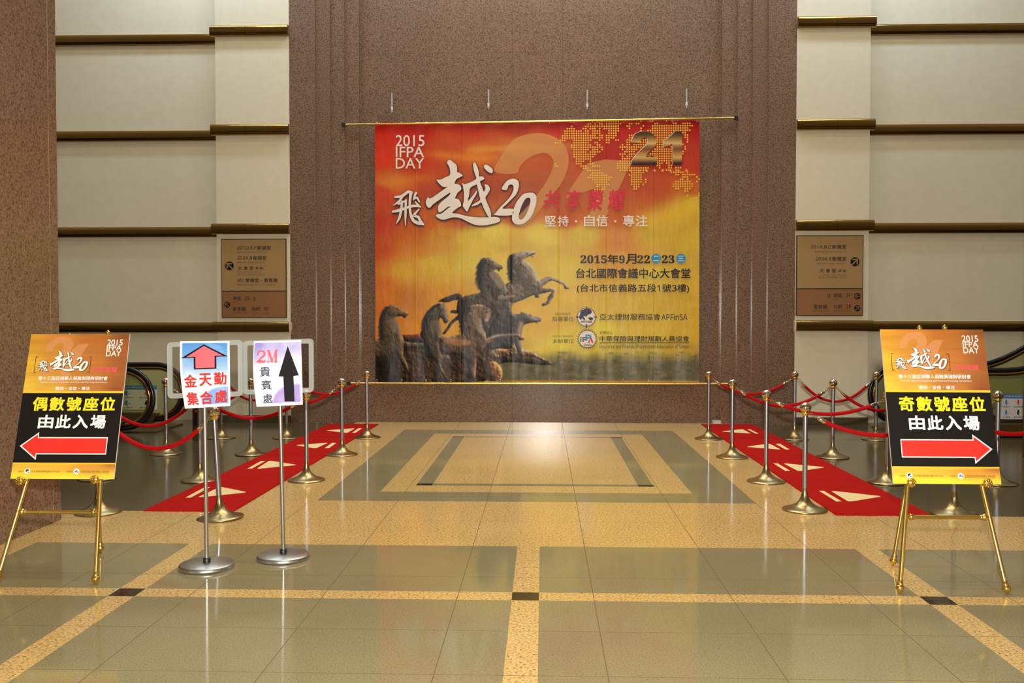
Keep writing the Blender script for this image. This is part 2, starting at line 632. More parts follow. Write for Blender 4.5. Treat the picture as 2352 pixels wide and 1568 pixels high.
def back_wall():
    prof = [(-3.955, 14.75), (-3.955, 14.22), (-3.55, 14.22), (-3.55, 14.26), (-3.325, 14.26), (-3.325, 14.30), (-3.108, 14.30),
            (-3.108, 14.34), (-2.885, 14.34), (-2.885, 14.42), (-0.489, 14.42), (-0.483, 14.42), (0.300, 14.42), (0.306, 14.42),
            (2.765, 14.42), (2.765, 14.34), (3.0, 14.34), (3.0, 14.30), (3.223, 14.30), (3.223, 14.26), (3.455, 14.26),
            (3.455, 14.22), (3.875, 14.22), (3.875, 14.75)]
    zs = [0, 1.9, 1.904, 3.85, 3.854, 5.8, 5.804, 7.7, 7.704, ZT]
    rp = []
    for i, p in enumerate(prof):
        if 1 < i < len(prof) - 2:
            a_, c_ = Vector(prof[i - 1]), Vector(prof[i + 1])
            p_ = Vector(p)
            u, v = (a_ - p_), (c_ - p_)
            if u.length > 0.02 and v.length > 0.02 and (u.y > 1e-6 or v.y > 1e-6):   # outer corner of a step
                r_ = 0.006
                u.normalize(); v.normalize()
                c0 = p_ + (u + v) * r_
                for k in range(5):
                    t = math.pi / 2 * k / 4
                    q = c0 - v * r_ * math.cos(t) - u * r_ * math.sin(t)
                    rp.append((q.x, q.y))
                continue
        rp.append(p)
    mb = MB()
    for i in range(len(rp) - 1):
        if 1e-6 < abs(rp[i][0] - rp[i + 1][0]) < 0.009 and abs(rp[i][1] - rp[i + 1][1]) > 1e-6:
            a, b = rp[i], rp[i + 1]
            mb.add([(a[0], a[1], 0), (b[0], b[1], 0), (b[0], b[1], ZT), (a[0], a[1], ZT)], [(0, 1, 2, 3)], 0, True)
    CUT = {i for i in range(len(rp) - 1) if 1e-6 < abs(rp[i][0] - rp[i + 1][0]) < 0.009 and abs(rp[i][1] - rp[i + 1][1]) > 1e-6}
    prof = rp
    for i in range(len(prof) - 1):
        if i in CUT:
            continue
        a, b = prof[i], prof[i + 1]
        side = abs(a[0] - b[0]) < 1e-6
        for j in range(len(zs) - 1):
            thin = (zs[j + 1] - zs[j]) < 0.01 or (not side and abs(a[0] - b[0]) < 0.01)
            mb.quad((a[0], a[1], zs[j]), (b[0], b[1], zs[j]), (b[0], b[1], zs[j + 1]), (a[0], a[1], zs[j + 1]), 1 if thin else 0)
    struct(mb.build('wall_back', [M['granite_brown'], M['joint_dark']]))


back_wall()
PF, RF = 14.22, 14.60   # pilaster front, recessed wall front


def side_back_wall(sg, name, xin, xp):
    mb = MB()
    lo, hi = sorted((xin, xp))
    mb.box(lo, hi, PF, 14.95, 0, ZT)
    lo, hi = sorted((xp, sg * 10.0))
    mb.box(lo, hi, RF, 14.95, 0, ZT)
    struct(mb.build(name, M['plaster']))
    mb = MB()
    lo, hi = sorted((xin, xp))
    mb.box(lo, hi + (0.012 if sg > 0 else 0), PF - 0.012, PF + 0.02, 0.0, 0.12)
    struct(mb.build('baseboard_' + ('left' if sg < 0 else 'right'), M['baseboard']))


XPL = W(498, 600, PF).x
XPR = W(1995, 600, PF).x
side_back_wall(-1, 'wall_back_left', -3.955, XPL)
side_back_wall(1, 'wall_back_right', 3.875, XPR)


def side_pier(name, xf, yend, sg):
    mb = MB()
    x1 = xf + sg * 1.6
    ys = [0.8, yend - 0.125, yend - 0.118, yend]
    zs = [0, ZT]
    for j in range(len(ys) - 1):
        for k in range(len(zs) - 1):
            thin = ys[j + 1] - ys[j] < 0.01 or zs[k + 1] - zs[k] < 0.01
            mb.quad((xf, ys[j], zs[k]), (xf, ys[j + 1], zs[k]), (xf, ys[j + 1], zs[k + 1]), (xf, ys[j], zs[k + 1]), 1 if thin else 0)
    mb.quad((xf, yend, 0), (x1, yend, 0), (x1, yend, ZT), (xf, yend, ZT))
    mb.quad((xf, 0.8, 0), (x1, 0.8, 0), (x1, 0.8, ZT), (xf, 0.8, ZT))
    mb.quad((x1, 0.8, 0), (x1, yend, 0), (x1, yend, ZT), (x1, 0.8, ZT))
    struct(mb.build(name, [M['granite_brown'], mat('pier_joint', srgb(158, 140, 118), 0.3)]))


side_pier('wall_left', -3.94, 7.32, -1)
side_pier('wall_right', 3.975, 7.62, 1)

# brass rails along the white walls
RAILN = [0]


def rail(x0, x1, zc, yf, h=0.165, d=0.085):
    prof = []
    for i in range(7):
        a = math.pi / 2 * i / 6
        prof.append((0.045 + 0.040 * math.sin(a), h / 2 - 0.055 + 0.055 * math.cos(a)))
    prof = [(0, h / 2), (0.045, h / 2)] + prof[1:]
    low = [(p, -q) for p, q in prof[::-1]]
    prof += low
    mb = MB()
    n = len(prof)
    vs = [(x0, yf - p, zc + q) for p, q in prof] + [(x1, yf - p, zc + q) for p, q in prof]
    mb.add(vs, [(i, i + 1, n + i + 1, n + i) for i in range(n - 1)], 0, True)
    mb.add(vs[:n], [tuple(range(n))])
    mb.add(vs[n:], [tuple(range(n))[::-1]])
    RAILN[0] += 1
    o = mb.build('trim_%d' % RAILN[0], M['brass_rail'])
    struct(o)


for py in (69, 297, 525, 751):
    z = W(580, py, PF - 0.06).z
    xj = W(563, py, PF - 0.06).x
    rail(XPL - 0.06, xj - 0.002, z, PF)
    rail(xj + 0.002, -3.957, z, PF)
    rail(-10, XPL + 0.0, z - 0.012, RF)
for py in (49, 285, 517, 748):
    z = W(1906, py, PF - 0.06).z
    xj = W(1924, py, PF - 0.06).x
    rail(3.877, xj - 0.002, z, PF)
    rail(xj + 0.002, XPR + 0.06, z, PF)
    rail(XPR, 10, z - 0.012, RF)

# ------------------------------------------------------------------ BANNER (painted print as a colour grid)
BY = 14.30
BX0, BX1, BY0, BY1 = 861.0, 1607.0, 277.0, 878.0


def Bn(px, py, lift=0.0):
    return W(px, py, BY) + Vector((0, -lift, 0))


CAL = {  # brush characters, outline points measured on an enlarged crop
 'zou': [(925,590),(940,565),(965,562),(1000,590),(1035,620),(1045,660),(1045,705),(1065,710),(1112,745),(1085,765),(1055,780),(1030,800),(1015,845),(1040,848),(1080,865),(1097,900),(1085,925),(1050,955),(1035,985),(1020,1020),(1060,1030),(1090,1080),(1090,1115),(1060,1130),(1020,1160),(985,1196),(1050,1205),(1150,1230),(1250,1245),(1380,1250),(1480,1243),(1540,1250),(1560,1278),(1545,1305),(1480,1325),(1400,1342),(1330,1347),(1250,1335),(1170,1300),(1100,1265),(1040,1250),(980,1252),(900,1275),(850,1272),(800,1245),(793,1222),(815,1210),(850,1205),(890,1180),(930,1145),(968,1118),(930,1125),(880,1165),(830,1190),(815,1150),(825,1100),(860,1060),(910,1020),(950,985),(965,950),(900,990),(830,1040),(760,1090),(720,1132),(690,1125),(672,1090),(668,1060),(695,1003),(705,1020),(740,1015),(800,975),(870,925),(925,885),(880,885),(840,855),(810,820),(803,798),(850,795),(900,770),(955,745),(962,700),(950,640),(930,610)],
 'yue': [(1105,835),(1130,850),(1180,838),(1240,810),(1275,785),(1265,745),(1245,680),(1237,620),(1245,593),(1262,595),(1285,640),(1305,700),(1310,760),(1330,755),(1360,765),(1372,785),(1345,805),(1320,820),(1345,890),(1365,940),(1385,900),(1375,855),(1410,860),(1435,890),(1437,920),(1410,970),(1385,1010),(1395,1050),(1425,1120),(1450,1190),(1450,1245),(1420,1240),(1390,1190),(1360,1130),(1335,1070),(1290,1100),(1215,1115),(1260,1080),(1320,1040),(1310,980),(1295,910),(1280,855),(1270,858),(1215,885),(1195,920),(1190,970),(1175,1040),(1180,1050),(1240,980),(1285,920),(1275,970),(1240,1030),(1215,1080),(1185,1140),(1165,1180),(1130,1140),(1113,1110),(1125,1050),(1125,950),(1115,880)],
 'dot': [(1368,650),(1372,625),(1395,617),(1430,635),(1465,665),(1475,695),(1460,720),(1430,710),(1395,685)],
 'two': [(1580,910),(1605,860),(1640,815),(1690,788),(1740,788),(1775,810),(1787,850),(1780,905),(1755,970),(1700,1030),(1640,1090),(1590,1145),(1713,1147),(1700,1222),(1498,1222),(1520,1180),(1560,1130),(1620,1070),(1675,1010),(1710,950),(1723,900),(1715,865),(1690,855),(1660,870),(1640,920)],
 'zero': [(1890,955),(1950,955),(1990,985),(1997,1040),(1985,1110),(1950,1210),(1900,1280),(1840,1325),(1780,1335),(1730,1320),(1705,1280),(1705,1230),(1720,1160),(1750,1080),(1800,1010),(1840,970)],
 'zhole': [(1895,1015),(1920,1020),(1925,1060),(1905,1140),(1870,1220),(1830,1270),(1800,1275),(1785,1255),(1790,1200),(1815,1120),(1850,1050),(1875,1020)],
}
FEI = [([(300,1005),(380,995),(455,945),(495,955)],[22,34,34,40]),
       ([(490,955),(482,1020),(477,1100),(485,1200),(520,1285),(580,1318),(648,1335)],[40,32,28,30,38,42,10]),
       ([(385,1005),(345,1060),(280,1105)],[30,28,8]),
       ([(275,1180),(350,1165),(450,1130),(520,1112),(608,1122)],[28,36,30,34,12]),
       ([(385,1060),(372,1170),(350,1260),(315,1322)],[26,30,28,8]),
       ([(430,1045),(426,1200),(425,1352)],[26,30,6]),
       ([(340,1092),(400,1062),(432,1050)],[18,24,20]),
       ([(552,955),(532,1000),(522,1042)],[26,26,10]),
       ([(520,1035),(560,1012),(592,1062)],[16,28,18]),
       ([(545,1062),(572,1098),(600,1122)],[14,28,20]),
       ([(588,1150),(540,1206),(525,1228),(578,1246),(602,1288),(640,1332)],[12,28,26,32,30,22])]
cz = lambda p: (850 + p[0] / 5.2256, 260 + p[1] / 5.2256)
CALP = {k: [cz(p) for p in smooth_loop(v, 3)] for k, v in CAL.items()}


def calligraphy(mb, fn, mi=0):
    """draws the brush title; fn maps photo-plane points"""
    for k in ('zou', 'yue', 'dot', 'two'):
        mb.flat(CALP[k], fn, mi)
    mb.flat(CALP['zero'], fn, mi, holes=[CALP['zhole']])
    for pts, ws in FEI:
        put_stroke(mb, [cz(p) for p in pts], [x / 5.2256 for x in ws], fn, mi)


def inside(PX, PY, poly):
    poly = np.asarray(poly, float)
    x0, y0 = poly.min(0)
    x1, y1 = poly.max(0)
    res = np.zeros(PX.shape, bool)
    sel = (PX >= x0) & (PX <= x1) & (PY >= y0) & (PY <= y1)
    if not sel.any():
        return res
    x, y = PX[sel], PY[sel]
    c = np.zeros(x.shape, bool)
    n = len(poly)
    j = n - 1
    for i in range(n):
        xi, yi = poly[i]
        xj, yj = poly[j]
        if yi != yj:
            c ^= ((yi > y) != (yj > y)) & (x < (xj - xi) * (y - yi) / (yj - yi) + xi)
        j = i
    res[sel] = c
    return res


def blur(a, k):
    for ax in (0, 1):
        for _ in range(2):
            p = np.pad(a, [(k, k) if i == ax else (0, 0) for i in range(a.ndim)], mode='edge')
            cs = np.cumsum(p, axis=ax)
            z = np.zeros_like(np.take(cs, [0], ax))
            cs = np.concatenate([z, cs], ax)
            n = a.shape[ax]
            a = (np.take(cs, range(2 * k + 1, 2 * k + 1 + n), ax) - np.take(cs, range(0, n), ax)) / (2 * k + 1)
    return a


def fbm(shape, sx, sy, oct=4, seed=0):
    r = np.random.default_rng(seed)
    out = np.zeros(shape)
    amp = 1.0
    tot = 0
    for o in range(oct):
        gx, gy = max(2, int(shape[1] / sx) + 2), max(2, int(shape[0] / sy) + 2)
        g = r.random((gy, gx))
        yi = np.linspace(0, gy - 1.001, shape[0])
        xi = np.linspace(0, gx - 1.001, shape[1])
        y0 = yi.astype(int)[:, None]
        x0 = xi.astype(int)[None, :]
        fy = (yi[:, None] - y0)
        fx = (xi[None, :] - x0)
        fy = fy * fy * (3 - 2 * fy)
        fx = fx * fx * (3 - 2 * fx)
        out += amp * ((g[y0, x0] * (1 - fx) + g[y0, x0 + 1] * fx) * (1 - fy) + (g[y0 + 1, x0] * (1 - fx) + g[y0 + 1, x0 + 1] * fx) * fy)
        tot += amp
        amp *= 0.55
        sx, sy = max(1.5, sx / 2), max(1.5, sy / 2)
    return out / tot


def scatter_colour(PX, PY, pts, p=3.0, sx=1.0, sy=1.0):
    acc = np.zeros(PX.shape + (3,))
    wt = np.zeros(PX.shape)
    for x, y, r, g, b in pts:
        w_ = 1.0 / ((((PX - x) * sx) ** 2 + ((PY - y) * sy) ** 2) ** (p / 2) + 40)
        acc += w_[..., None] * np.array([r, g, b])
        wt += w_
    return acc / wt[..., None]


def to_lin(a):
    a = np.clip(a / 255.0, 0, 1)
    return np.where(a <= 0.04045, a / 12.92, ((a + 0.055) / 1.055) ** 2.4)


def grid_mesh(name, nx, ny, fn, lin, material, parent, label=None):
    """fn(i/nx, j/ny) -> point; lin = (ny+1, nx+1, 3) linear colours"""
    off = parent_world(parent)
    vs = [tuple(fn(i / nx, j / ny) - off) for j in range(ny + 1) for i in range(nx + 1)]
    fs = [(j * (nx + 1) + i, (j + 1) * (nx + 1) + i, (j + 1) * (nx + 1) + i + 1, j * (nx + 1) + i + 1) for j in range(ny) for i in range(nx)]
    me = bpy.data.meshes.new(name)
    me.from_pydata(vs, [], fs)
    at = me.color_attributes.new('Col', 'FLOAT_COLOR', 'POINT')
    c = np.ones((len(vs), 4), np.float32)
    c[:, :3] = lin.reshape(-1, 3)
    at.data.foreach_set('color', c.ravel())
    me.materials.append(material)
    me.update()
    o = bpy.data.objects.new(name, me)
    COL.objects.link(o)
    o.parent = parent
    if label:
        o['label'] = label
    return o


def paint_banner():
    st = 1.0
    nx, ny = int((BX1 - BX0) / st), int((BY1 - BY0) / st)
    PX, PY = np.meshgrid(np.linspace(BX0, BX1, nx + 1), np.linspace(BY0, BY1, ny + 1))
    pts = [(870,285,214,36,24),(950,300,205,40,26),(1080,290,196,56,36),(1180,290,190,64,44),(1300,285,196,46,40),(1450,290,188,36,34),(1600,285,180,28,30),
           (870,360,226,58,28),(960,370,205,66,30),(1100,350,216,112,44),(1040,335,206,80,36),(1180,330,206,110,54),(1280,340,198,92,52),(1400,350,186,48,40),(1530,360,186,44,32),(1600,380,196,58,30),
           (870,440,206,70,34),(900,415,214,118,46),(1000,440,190,74,38),(1120,430,184,78,46),(1250,430,188,92,54),(1400,440,194,84,46),(1500,430,200,80,40),(1600,430,204,100,34),
           (870,510,202,66,34),(960,515,206,96,36),(1060,500,196,92,40),(1180,490,192,84,44),(1300,500,200,92,44),(1420,495,204,100,40),(1600,470,226,180,44),(1570,500,224,172,44),
           (870,570,208,80,32),(950,560,212,112,36),(1010,545,214,140,40),(1080,545,224,182,62),(1130,530,232,200,74),(1250,540,236,204,84),(1340,540,226,184,66),(1420,560,222,140,60),(1500,535,224,176,52),(1600,560,226,180,48),
           (870,640,216,110,34),(930,620,220,160,46),(1000,610,224,178,52),(1080,600,228,190,66),(1160,620,230,190,72),(1300,620,232,196,76),(1420,600,228,160,62),(1500,640,230,190,66),(1600,640,228,176,48),
           (870,700,222,118,36),(940,690,206,124,40),(1020,690,222,150,40),(1320,700,230,180,60),(1430,700,228,182,64),(1600,710,224,170,44),
           (870,770,224,124,36),(960,760,226,140,36),(1050,760,230,160,40),(1250,740,232,176,60),(1290,790,236,204,60),(1380,760,238,206,64),(1500,750,232,186,56),(1600,770,228,172,46),
           (1300,815,214,186,66),(1450,810,214,184,74),(1600,812,200,160,54)]
    C = scatter_colour(PX, PY, pts, 3.2, 0.8, 1.15)
    wob = fbm(PX.shape, 60, 30, 4, 3) - 0.5
    C[..., 1] += 9 * np.clip((C[..., 1] - 110) / 60, 0, 1); C[..., 2] += 8 * np.clip((C[..., 1] - 110) / 60, 0, 1)
    C *= (1 + 0.12 * wob)[..., None]
    # warm cloud edges
    for (xa, ya, xb, yb, ww, s, colr) in [(1000,352,1130,362,10,.55,(236,150,50)),(1090,340,1200,336,8,.5,(236,176,70)),(885,416,975,404,9,.45,(230,140,44)),(1180,342,1290,336,9,.55,(232,170,76)),
                                         (1130,525,1280,530,12,.5,(240,206,84)),(930,575,1060,555,14,.3,(226,180,60)),(1470,505,1607,478,14,.55,(236,190,50)),(880,628,1000,618,14,.35,(228,172,50))]:
        t = np.clip((PX - xa) / (xb - xa), 0, 1)
        d = np.abs(PY - (ya + (yb - ya) * t) - 12 * wob) / ww
        fx = np.clip(np.minimum((PX - xa + 40) / 50, (xb + 40 - PX) / 50), 0, 1)
        k = np.exp(-d * d) * fx * s
        C = C * (1 - k[..., None]) + np.array(colr) * k[..., None]
    # city and grass at the foot
    foot = np.clip((PY - 806 - 14 * (fbm(PX.shape, 8, 60, 3, 5) - 0.5)) / 26, 0, 1) * np.clip((PX - 1115) / 40, 0, 1)
    tex = fbm(PX.shape, 14, 10, 4, 6)
    gcol = np.array([112, 108, 84.]) * (0.75 + 0.5 * tex)[..., None]
    C = C * (1 - foot[..., None]) + gcol * foot[..., None]
    r = np.random.default_rng(11)
    for k in range(90):
        x, y = r.uniform(1280, 1600), r.uniform(808, 866)
        wd, hh = r.uniform(3, 16), r.uniform(2, 8)
        mk = (np.abs(PX - x) < wd / 2) & (np.abs(PY - y) < hh / 2)
        cc = np.array([[196, 146, 74], [88, 88, 72], [150, 132, 84], [74, 78, 66]][k % 4])
        C[mk] = C[mk] * 0.66 + cc * 0.34
    edge = np.clip((PY - 872) / 4, 0, 1) * np.clip((PX - 1120) / 60, 0, 1)
    C = C * (1 - edge[..., None]) + np.array([206, 150, 62]) * edge[..., None]
    # horses: bronze group, each silhouette with mottled relief
    fA = lambda P: [(850 + x / 7.4667, 680 + y / 7.4667) for x, y in P]
    fB = lambda P: [(1040 + x / 7.4667, 680 + y / 7.4667) for x, y in P]
    fC = lambda P: [(1080 + x / 7.4667, 560 + y / 7.4667) for x, y in P]
    fD = lambda P: [(850 + x / 4.751, 560 + y / 4.751) for x, y in P]
    n1 = fbm(PX.shape, 9, 9, 4, 21)
    n2 = fbm(PX.shape, 5, 14, 3, 22)
    n3 = fbm(PX.shape, 34, 26, 3, 23)

    n4 = fbm(PX.shape, 4, 4, 2, 24)

    def lay(poly, colr, amp=0.55, soft=1, edge_dark=0.5):
        mk = inside(PX, PY, smooth_loop(poly, 3)).astype(float)
        hf = blur(mk, 7) * 1.1 + blur(mk, 3) * 0.5 + amp * (0.5 * (n1 - 0.5) + 0.3 * (n2 - 0.5) + 1.3 * (n3 - 0.5) + 0.05 * (n4 - 0.5))
        gy, gx = np.gradient(hf)
        sh = np.clip(0.82 - 8.0 * gx + 6.2 * gy, 0.2, 2.5) * (1 + 0.35 * (n4 - 0.5))
        p = np.pad(mk, 1, mode='edge')
        mk_s = (p[:-2, 1:-1] + p[2:, 1:-1] + p[1:-1, :-2] + p[1:-1, 2:] + 4 * mk) / 8 * (mk if soft < 0 else 1)
        warm = np.array([1 + 0.0, 1.0, 1.0])
        cc = np.array(colr, float) * sh[..., None] * warm
        return C * (1 - mk_s[..., None]) + np.clip(cc, 10, 226) * mk_s[..., None]

    def stroke(P, wd, colr, s=0.7, soft=2):
        L, Rr = ribbon(P, wd)
        poly = [(q.x, q.y) for q in L] + [(q.x, q.y) for q in Rr[::-1]]
        mk = inside(PX, PY, poly).astype(float)
        mk = np.clip(blur(mk, soft) * 1.2, 0, 1) * s * (0.6 + 0.8 * n1)
        mk = np.clip(mk, 0, 1)
        return C * (1 - mk[..., None]) + np.array(colr, float) * mk[..., None]

    C = lay([(861,782),(930,770),(1010,778),(1090,770),(1170,790),(1215,812),(1276,836),(1235,838),(1165,832),(1125,850),(1112,876),(861,876)], (78, 58, 44), 0.9)
    C = lay(fB([(600,1130),(750,1090),(1000,1030),(1280,1030),(1700,1150),(1600,1090),(1330,940),(1150,900),(1060,800),(980,850),(900,880),(620,900),(560,1020)]), (158, 122, 84), 0.9)
    C = lay(fB([(570,1440),(600,1250),(620,1130),(740,1130),(840,1250),(840,1400),(780,1450)]), (150, 98, 58), 0.9)
    # right-hand rearing horse
    C = lay(fC([(635,375),(650,300),(680,200),(730,165),(710,150),(780,150),(860,125),(900,120),(1030,120),(1090,105),(1110,150),(1095,170),(1060,180),(1090,210),(1070,225),(1020,205),(960,250),(930,285),(1000,320),(1080,400),(1130,500),(1180,620),(1280,570),(1370,555),(1450,590),(1580,640),(1640,680),(1700,770),(1620,765),(1600,710),(1500,660),(1400,625),(1320,670),(1240,750),(1420,745),(1470,780),(1450,860),(1360,1010),(1290,1055),(1230,1060),(1240,1020),(1310,990),(1340,900),(1400,815),(1280,840),(1180,865),(1190,915),(1110,920),(1090,870),(900,960),(740,1020),(700,1120),(600,1100),(560,950),(600,700),(690,640),(690,560),(660,480)]), (128, 114, 98), 0.5, 1, 0.35)
    C = stroke(fC([(690, 200), (680, 320), (690, 440), (705, 560), (710, 660)]), [6, 10, 10, 8, 5], (44, 40, 40), 0.85)
    C = stroke(fC([(860, 160), (960, 150), (1080, 140)]), [7, 9, 5], (196, 184, 168), 0.75)
    C = stroke(fC([(880, 300), (990, 380), (1090, 520), (1140, 610)]), [6, 9, 9, 5], (186, 174, 156), 0.7)
    C = stroke(fC([(1190, 680), (1300, 610), (1400, 585), (1560, 660), (1660, 740)]), [5, 5, 4, 4, 3], (180, 166, 150), 0.7)
    C = stroke(fC([(760, 380), (830, 520), (900, 700), (1020, 790)]), [7, 9, 9, 5], (70, 66, 58), 0.7)
    # tail, hind leg and rump of the middle horse
    C = lay(fD([(745,620),(830,575),(930,540),(975,540),(1010,580),(970,605),(900,615),(850,635),(770,630)]), (58, 46, 42), 0.5)
    C = lay(fD([(945,680),(960,610),(1010,580),(1060,560),(1200,540),(1300,600),(1500,900),(1300,1100),(1000,900),(960,830),(900,870),(850,940),(810,985),(780,980),(800,960),(840,900),(880,840),(940,790),(960,760),(900,755),(870,745),(890,720),(940,720)]), (60, 50, 48), 0.6)
    C = lay(fC([(125,540),(130,480),(150,400),(170,330),(210,280),(215,240),(260,225),(360,235),(400,290),(480,340),(550,370),(550,420),(510,435),(500,470),(480,465),(450,430),(400,455),(450,490),(520,550),(570,640),(600,700),(640,830),(520,890),(720,870),(770,900),(760,925),(600,950),(600,1000),(700,1000),(690,1200),(640,1280),(560,1400),(500,1568),(0,1568),(-100,1400),(-120,1000),(0,875),(170,830),(160,760),(150,650)]), (84, 74, 64), 0.55, 1, 0.4)
    C = stroke(fC([(215, 260), (170, 400), (160, 520), (180, 700), (230, 850)]), [6, 11, 12, 10, 8], (36, 34, 36), 0.9)
    C = stroke(fC([(330, 480), (420, 560), (500, 680), (520, 760)]), [9, 15, 14, 6], (146, 134, 108), 0.75)
    C = stroke(fC([(370, 290), (430, 340), (520, 400)]), [5, 6, 4], (150, 130, 108), 0.7)
    C = stroke(fC([(480, 905), (600, 915), (740, 895)]), [6, 7, 5], (160, 146, 128), 0.75)
    C = stroke(fC([(330, 900), (420, 1000), (520, 980)]), [7, 8, 4], (120, 108, 92), 0.6)
    # horse stretching to the right
    C = lay(fB([(1000,240),(1030,290),(1080,305),(1165,295),(1160,265),(1230,285),(1330,310),(1400,350),(1500,370),(1520,410),(1500,435),(1440,440),(1470,485),(1420,455),(1330,460),(1250,480),(1210,520),(1190,600),(1170,680),(1130,700),(1170,800),(1170,960),(1110,960),(1050,800),(1000,900),(800,900),(600,900),(640,500),(850,240)]), (82, 76, 78), 0.5, 1, 0.3)
    C = stroke(fB([(1170, 430), (1150, 540), (1140, 650)]), [8, 9, 5], (176, 146, 120), 0.8)
    C = stroke(fB([(1300, 330), (1400, 390), (1500, 410)]), [5, 6, 4], (170, 158, 148), 0.75)
    C = stroke(fB([(700, 420), (760, 600), (780, 800)]), [12, 14, 10], (44, 44, 52), 0.7)
    # second and first horses on the left
    C = lay(fA([(450,745),(540,665),(700,660),(860,650),(940,730),(1000,790),(950,805),(760,790),(560,770)]), (98, 52, 36), 0.6)
    C = lay(fA([(560,790),(700,800),(950,810),(960,900),(820,900),(640,900),(590,960)]), (84, 72, 52), 0.5)
    C = lay(fA([(885,500),(900,430),(950,310),(1010,225),(1080,170),(1200,120),(1210,100),(1230,125),(1275,110),(1285,160),(1310,240),(1330,340),(1340,400),(1325,450),(1285,465),(1255,440),(1235,390),(1200,370),(1180,400),(1195,460),(1220,540),(1220,680),(1260,720),(1300,900),(1370,1100),(1300,1100),(1200,1150),(1320,1420),(1250,1380),(1100,1100),(950,1050),(920,900),(900,760),(850,650),(885,580)]), (90, 80, 66), 0.45, 1, 0.4)
    C = stroke(fA([(1010, 250), (930, 420), (900, 600)]), [7, 9, 6], (44, 40, 36), 0.85)
    C = stroke(fA([(1270, 180), (1300, 290), (1320, 400)]), [5, 6, 5], (150, 136, 122), 0.75)
    C = stroke(fA([(1100, 420), (1160, 560), (1190, 680)]), [9, 10, 6], (122, 112, 94), 0.6)
    C = stroke(fA([(1160, 780), (1200, 920), (1230, 1080)]), [6, 7, 5], (190, 130, 70), 0.7)
    C = lay(fA([(80,1020),(300,1010),(480,1040),(500,1200),(540,1470),(80,1470)]), (34, 28, 24), 0.6)
    C = lay(fA([(245,180),(300,170),(340,140),(380,137),(440,160),(510,205),(570,245),(625,265),(650,300),(640,330),(600,335),(620,350),(600,372),(565,368),(545,340),(480,345),(430,370),(450,420),(490,480),(520,570),(545,660),(560,720),(580,800),(560,1000),(600,1100),(660,1240),(640,1300),(560,1200),(500,1100),(440,1000),(360,1010),(250,1050),(80,1050),(80,755),(160,740),(170,660),(150,600),(165,500),(150,440),(165,380),(180,320),(225,250),(245,200)]), (102, 80, 56), 0.45, 1, 0.4)
    C = stroke(fA([(330, 390), (400, 480), (440, 620)]), [16, 22, 14], (128, 112, 96), 0.7)
    C = stroke(fA([(240, 220), (190, 380), (190, 560), (200, 700)]), [6, 8, 8, 6], (70, 44, 36), 0.85)
    C = stroke(fA([(360, 250), (450, 250), (560, 290)]), [8, 9, 5], (140, 108, 70), 0.65)
    # front horse turning its head
    C = lay(fB([(290,160),(400,140),(540,145),(560,125),(620,170),(660,145),(720,215),(690,270),(650,300),(630,380),(590,450),(550,455),(500,400),(480,470),(510,500),(520,570),(560,620),(575,720),(640,700),(760,665),(1080,645),(1180,680),(1230,750),(1130,755),(1080,690),(780,690),(650,790),(560,850),(480,1000),(560,1080),(480,1120),(420,1040),(400,1150),(380,1400),(300,1400),(220,1100),(150,1080),(60,1000),(-200,1000),(-230,720),(-100,690),(100,660),(140,600),(100,510),(150,450),(200,300),(250,250),(210,200)]), (112, 88, 72), 0.55, 1, 0.4)
    C = stroke(fB([(-160, 760), (80, 790), (300, 800)]), [8, 16, 8], (186, 130, 84), 0.8)
    C = stroke(fB([(380, 220), (400, 400), (470, 560), (540, 660)]), [9, 16, 16, 6], (156, 138, 122), 0.7)
    C = stroke(fB([(600, 220), (600, 320), (570, 420)]), [8, 9, 8], (176, 142, 100), 0.75)
    C = stroke(fB([(560, 400), (580, 430)]), [6, 6], (214, 206, 198), 0.8)
    C = stroke(fB([(620, 720), (780, 675), (1080, 660)]), [5, 5, 3], (190, 180, 164), 0.8)
    C = stroke(fB([(200, 860), (300, 1000), (330, 1200)]), [10, 12, 8], (52, 40, 36), 0.6)
    # manes, eyes, mouths and harness of shadow that make the heads read
    def mane(P, w0, seed):
        nonlocal C
        rr = np.random.default_rng(seed)
        C = stroke(P, [w0 * 0.8] + [w0] * (len(P) - 2) + [w0 * 0.6], (38, 34, 34), 1.0, 1)
        for i in range(len(P) - 1):
            for t in np.linspace(0, 1, 5):
                x_ = P[i][0] * (1 - t) + P[i + 1][0] * t
                y_ = P[i][1] * (1 - t) + P[i + 1][1] * t
                ln = w0 * rr.uniform(0.7, 1.25)
                C = stroke([(x_, y_), (x_ - ln * 0.7, y_ + ln * 0.25), (x_ - ln * 1.15, y_ + ln * 0.75)], [w0 * 0.45, w0 * 0.3, 0.6], (40, 36, 36), 1.0, 1)

    mane(fC([(730, 185), (700, 260), (690, 380), (695, 500), (700, 600)]), 7, 1)
    mane(fC([(230, 270), (180, 360), (165, 470), (165, 580), (185, 740)]), 9, 2)
    mane(fA([(300, 185), (240, 270), (200, 380), (190, 500), (190, 620), (200, 720)]), 6.5, 3)
    mane(fA([(1190, 135), (1080, 190), (1000, 290), (940, 400), (920, 520)]), 5.5, 4)
    mane(fB([(300, 180), (210, 330), (170, 450), (150, 600)]), 5, 5)
    mane(fB([(560, 150), (640, 180), (690, 230)]), 4, 6)
    for P_ in (fC([(960, 165), (980, 162)]), fC([(375, 305), (395, 312)]), fA([(440, 215), (460, 220)]), fA([(1225, 235), (1245, 240)]), fB([(560, 270), (590, 280)]), fB([(1320, 330), (1338, 336)])):
        C = stroke(P_, [3.2, 3.2], (26, 22, 22), 1.0, 1)
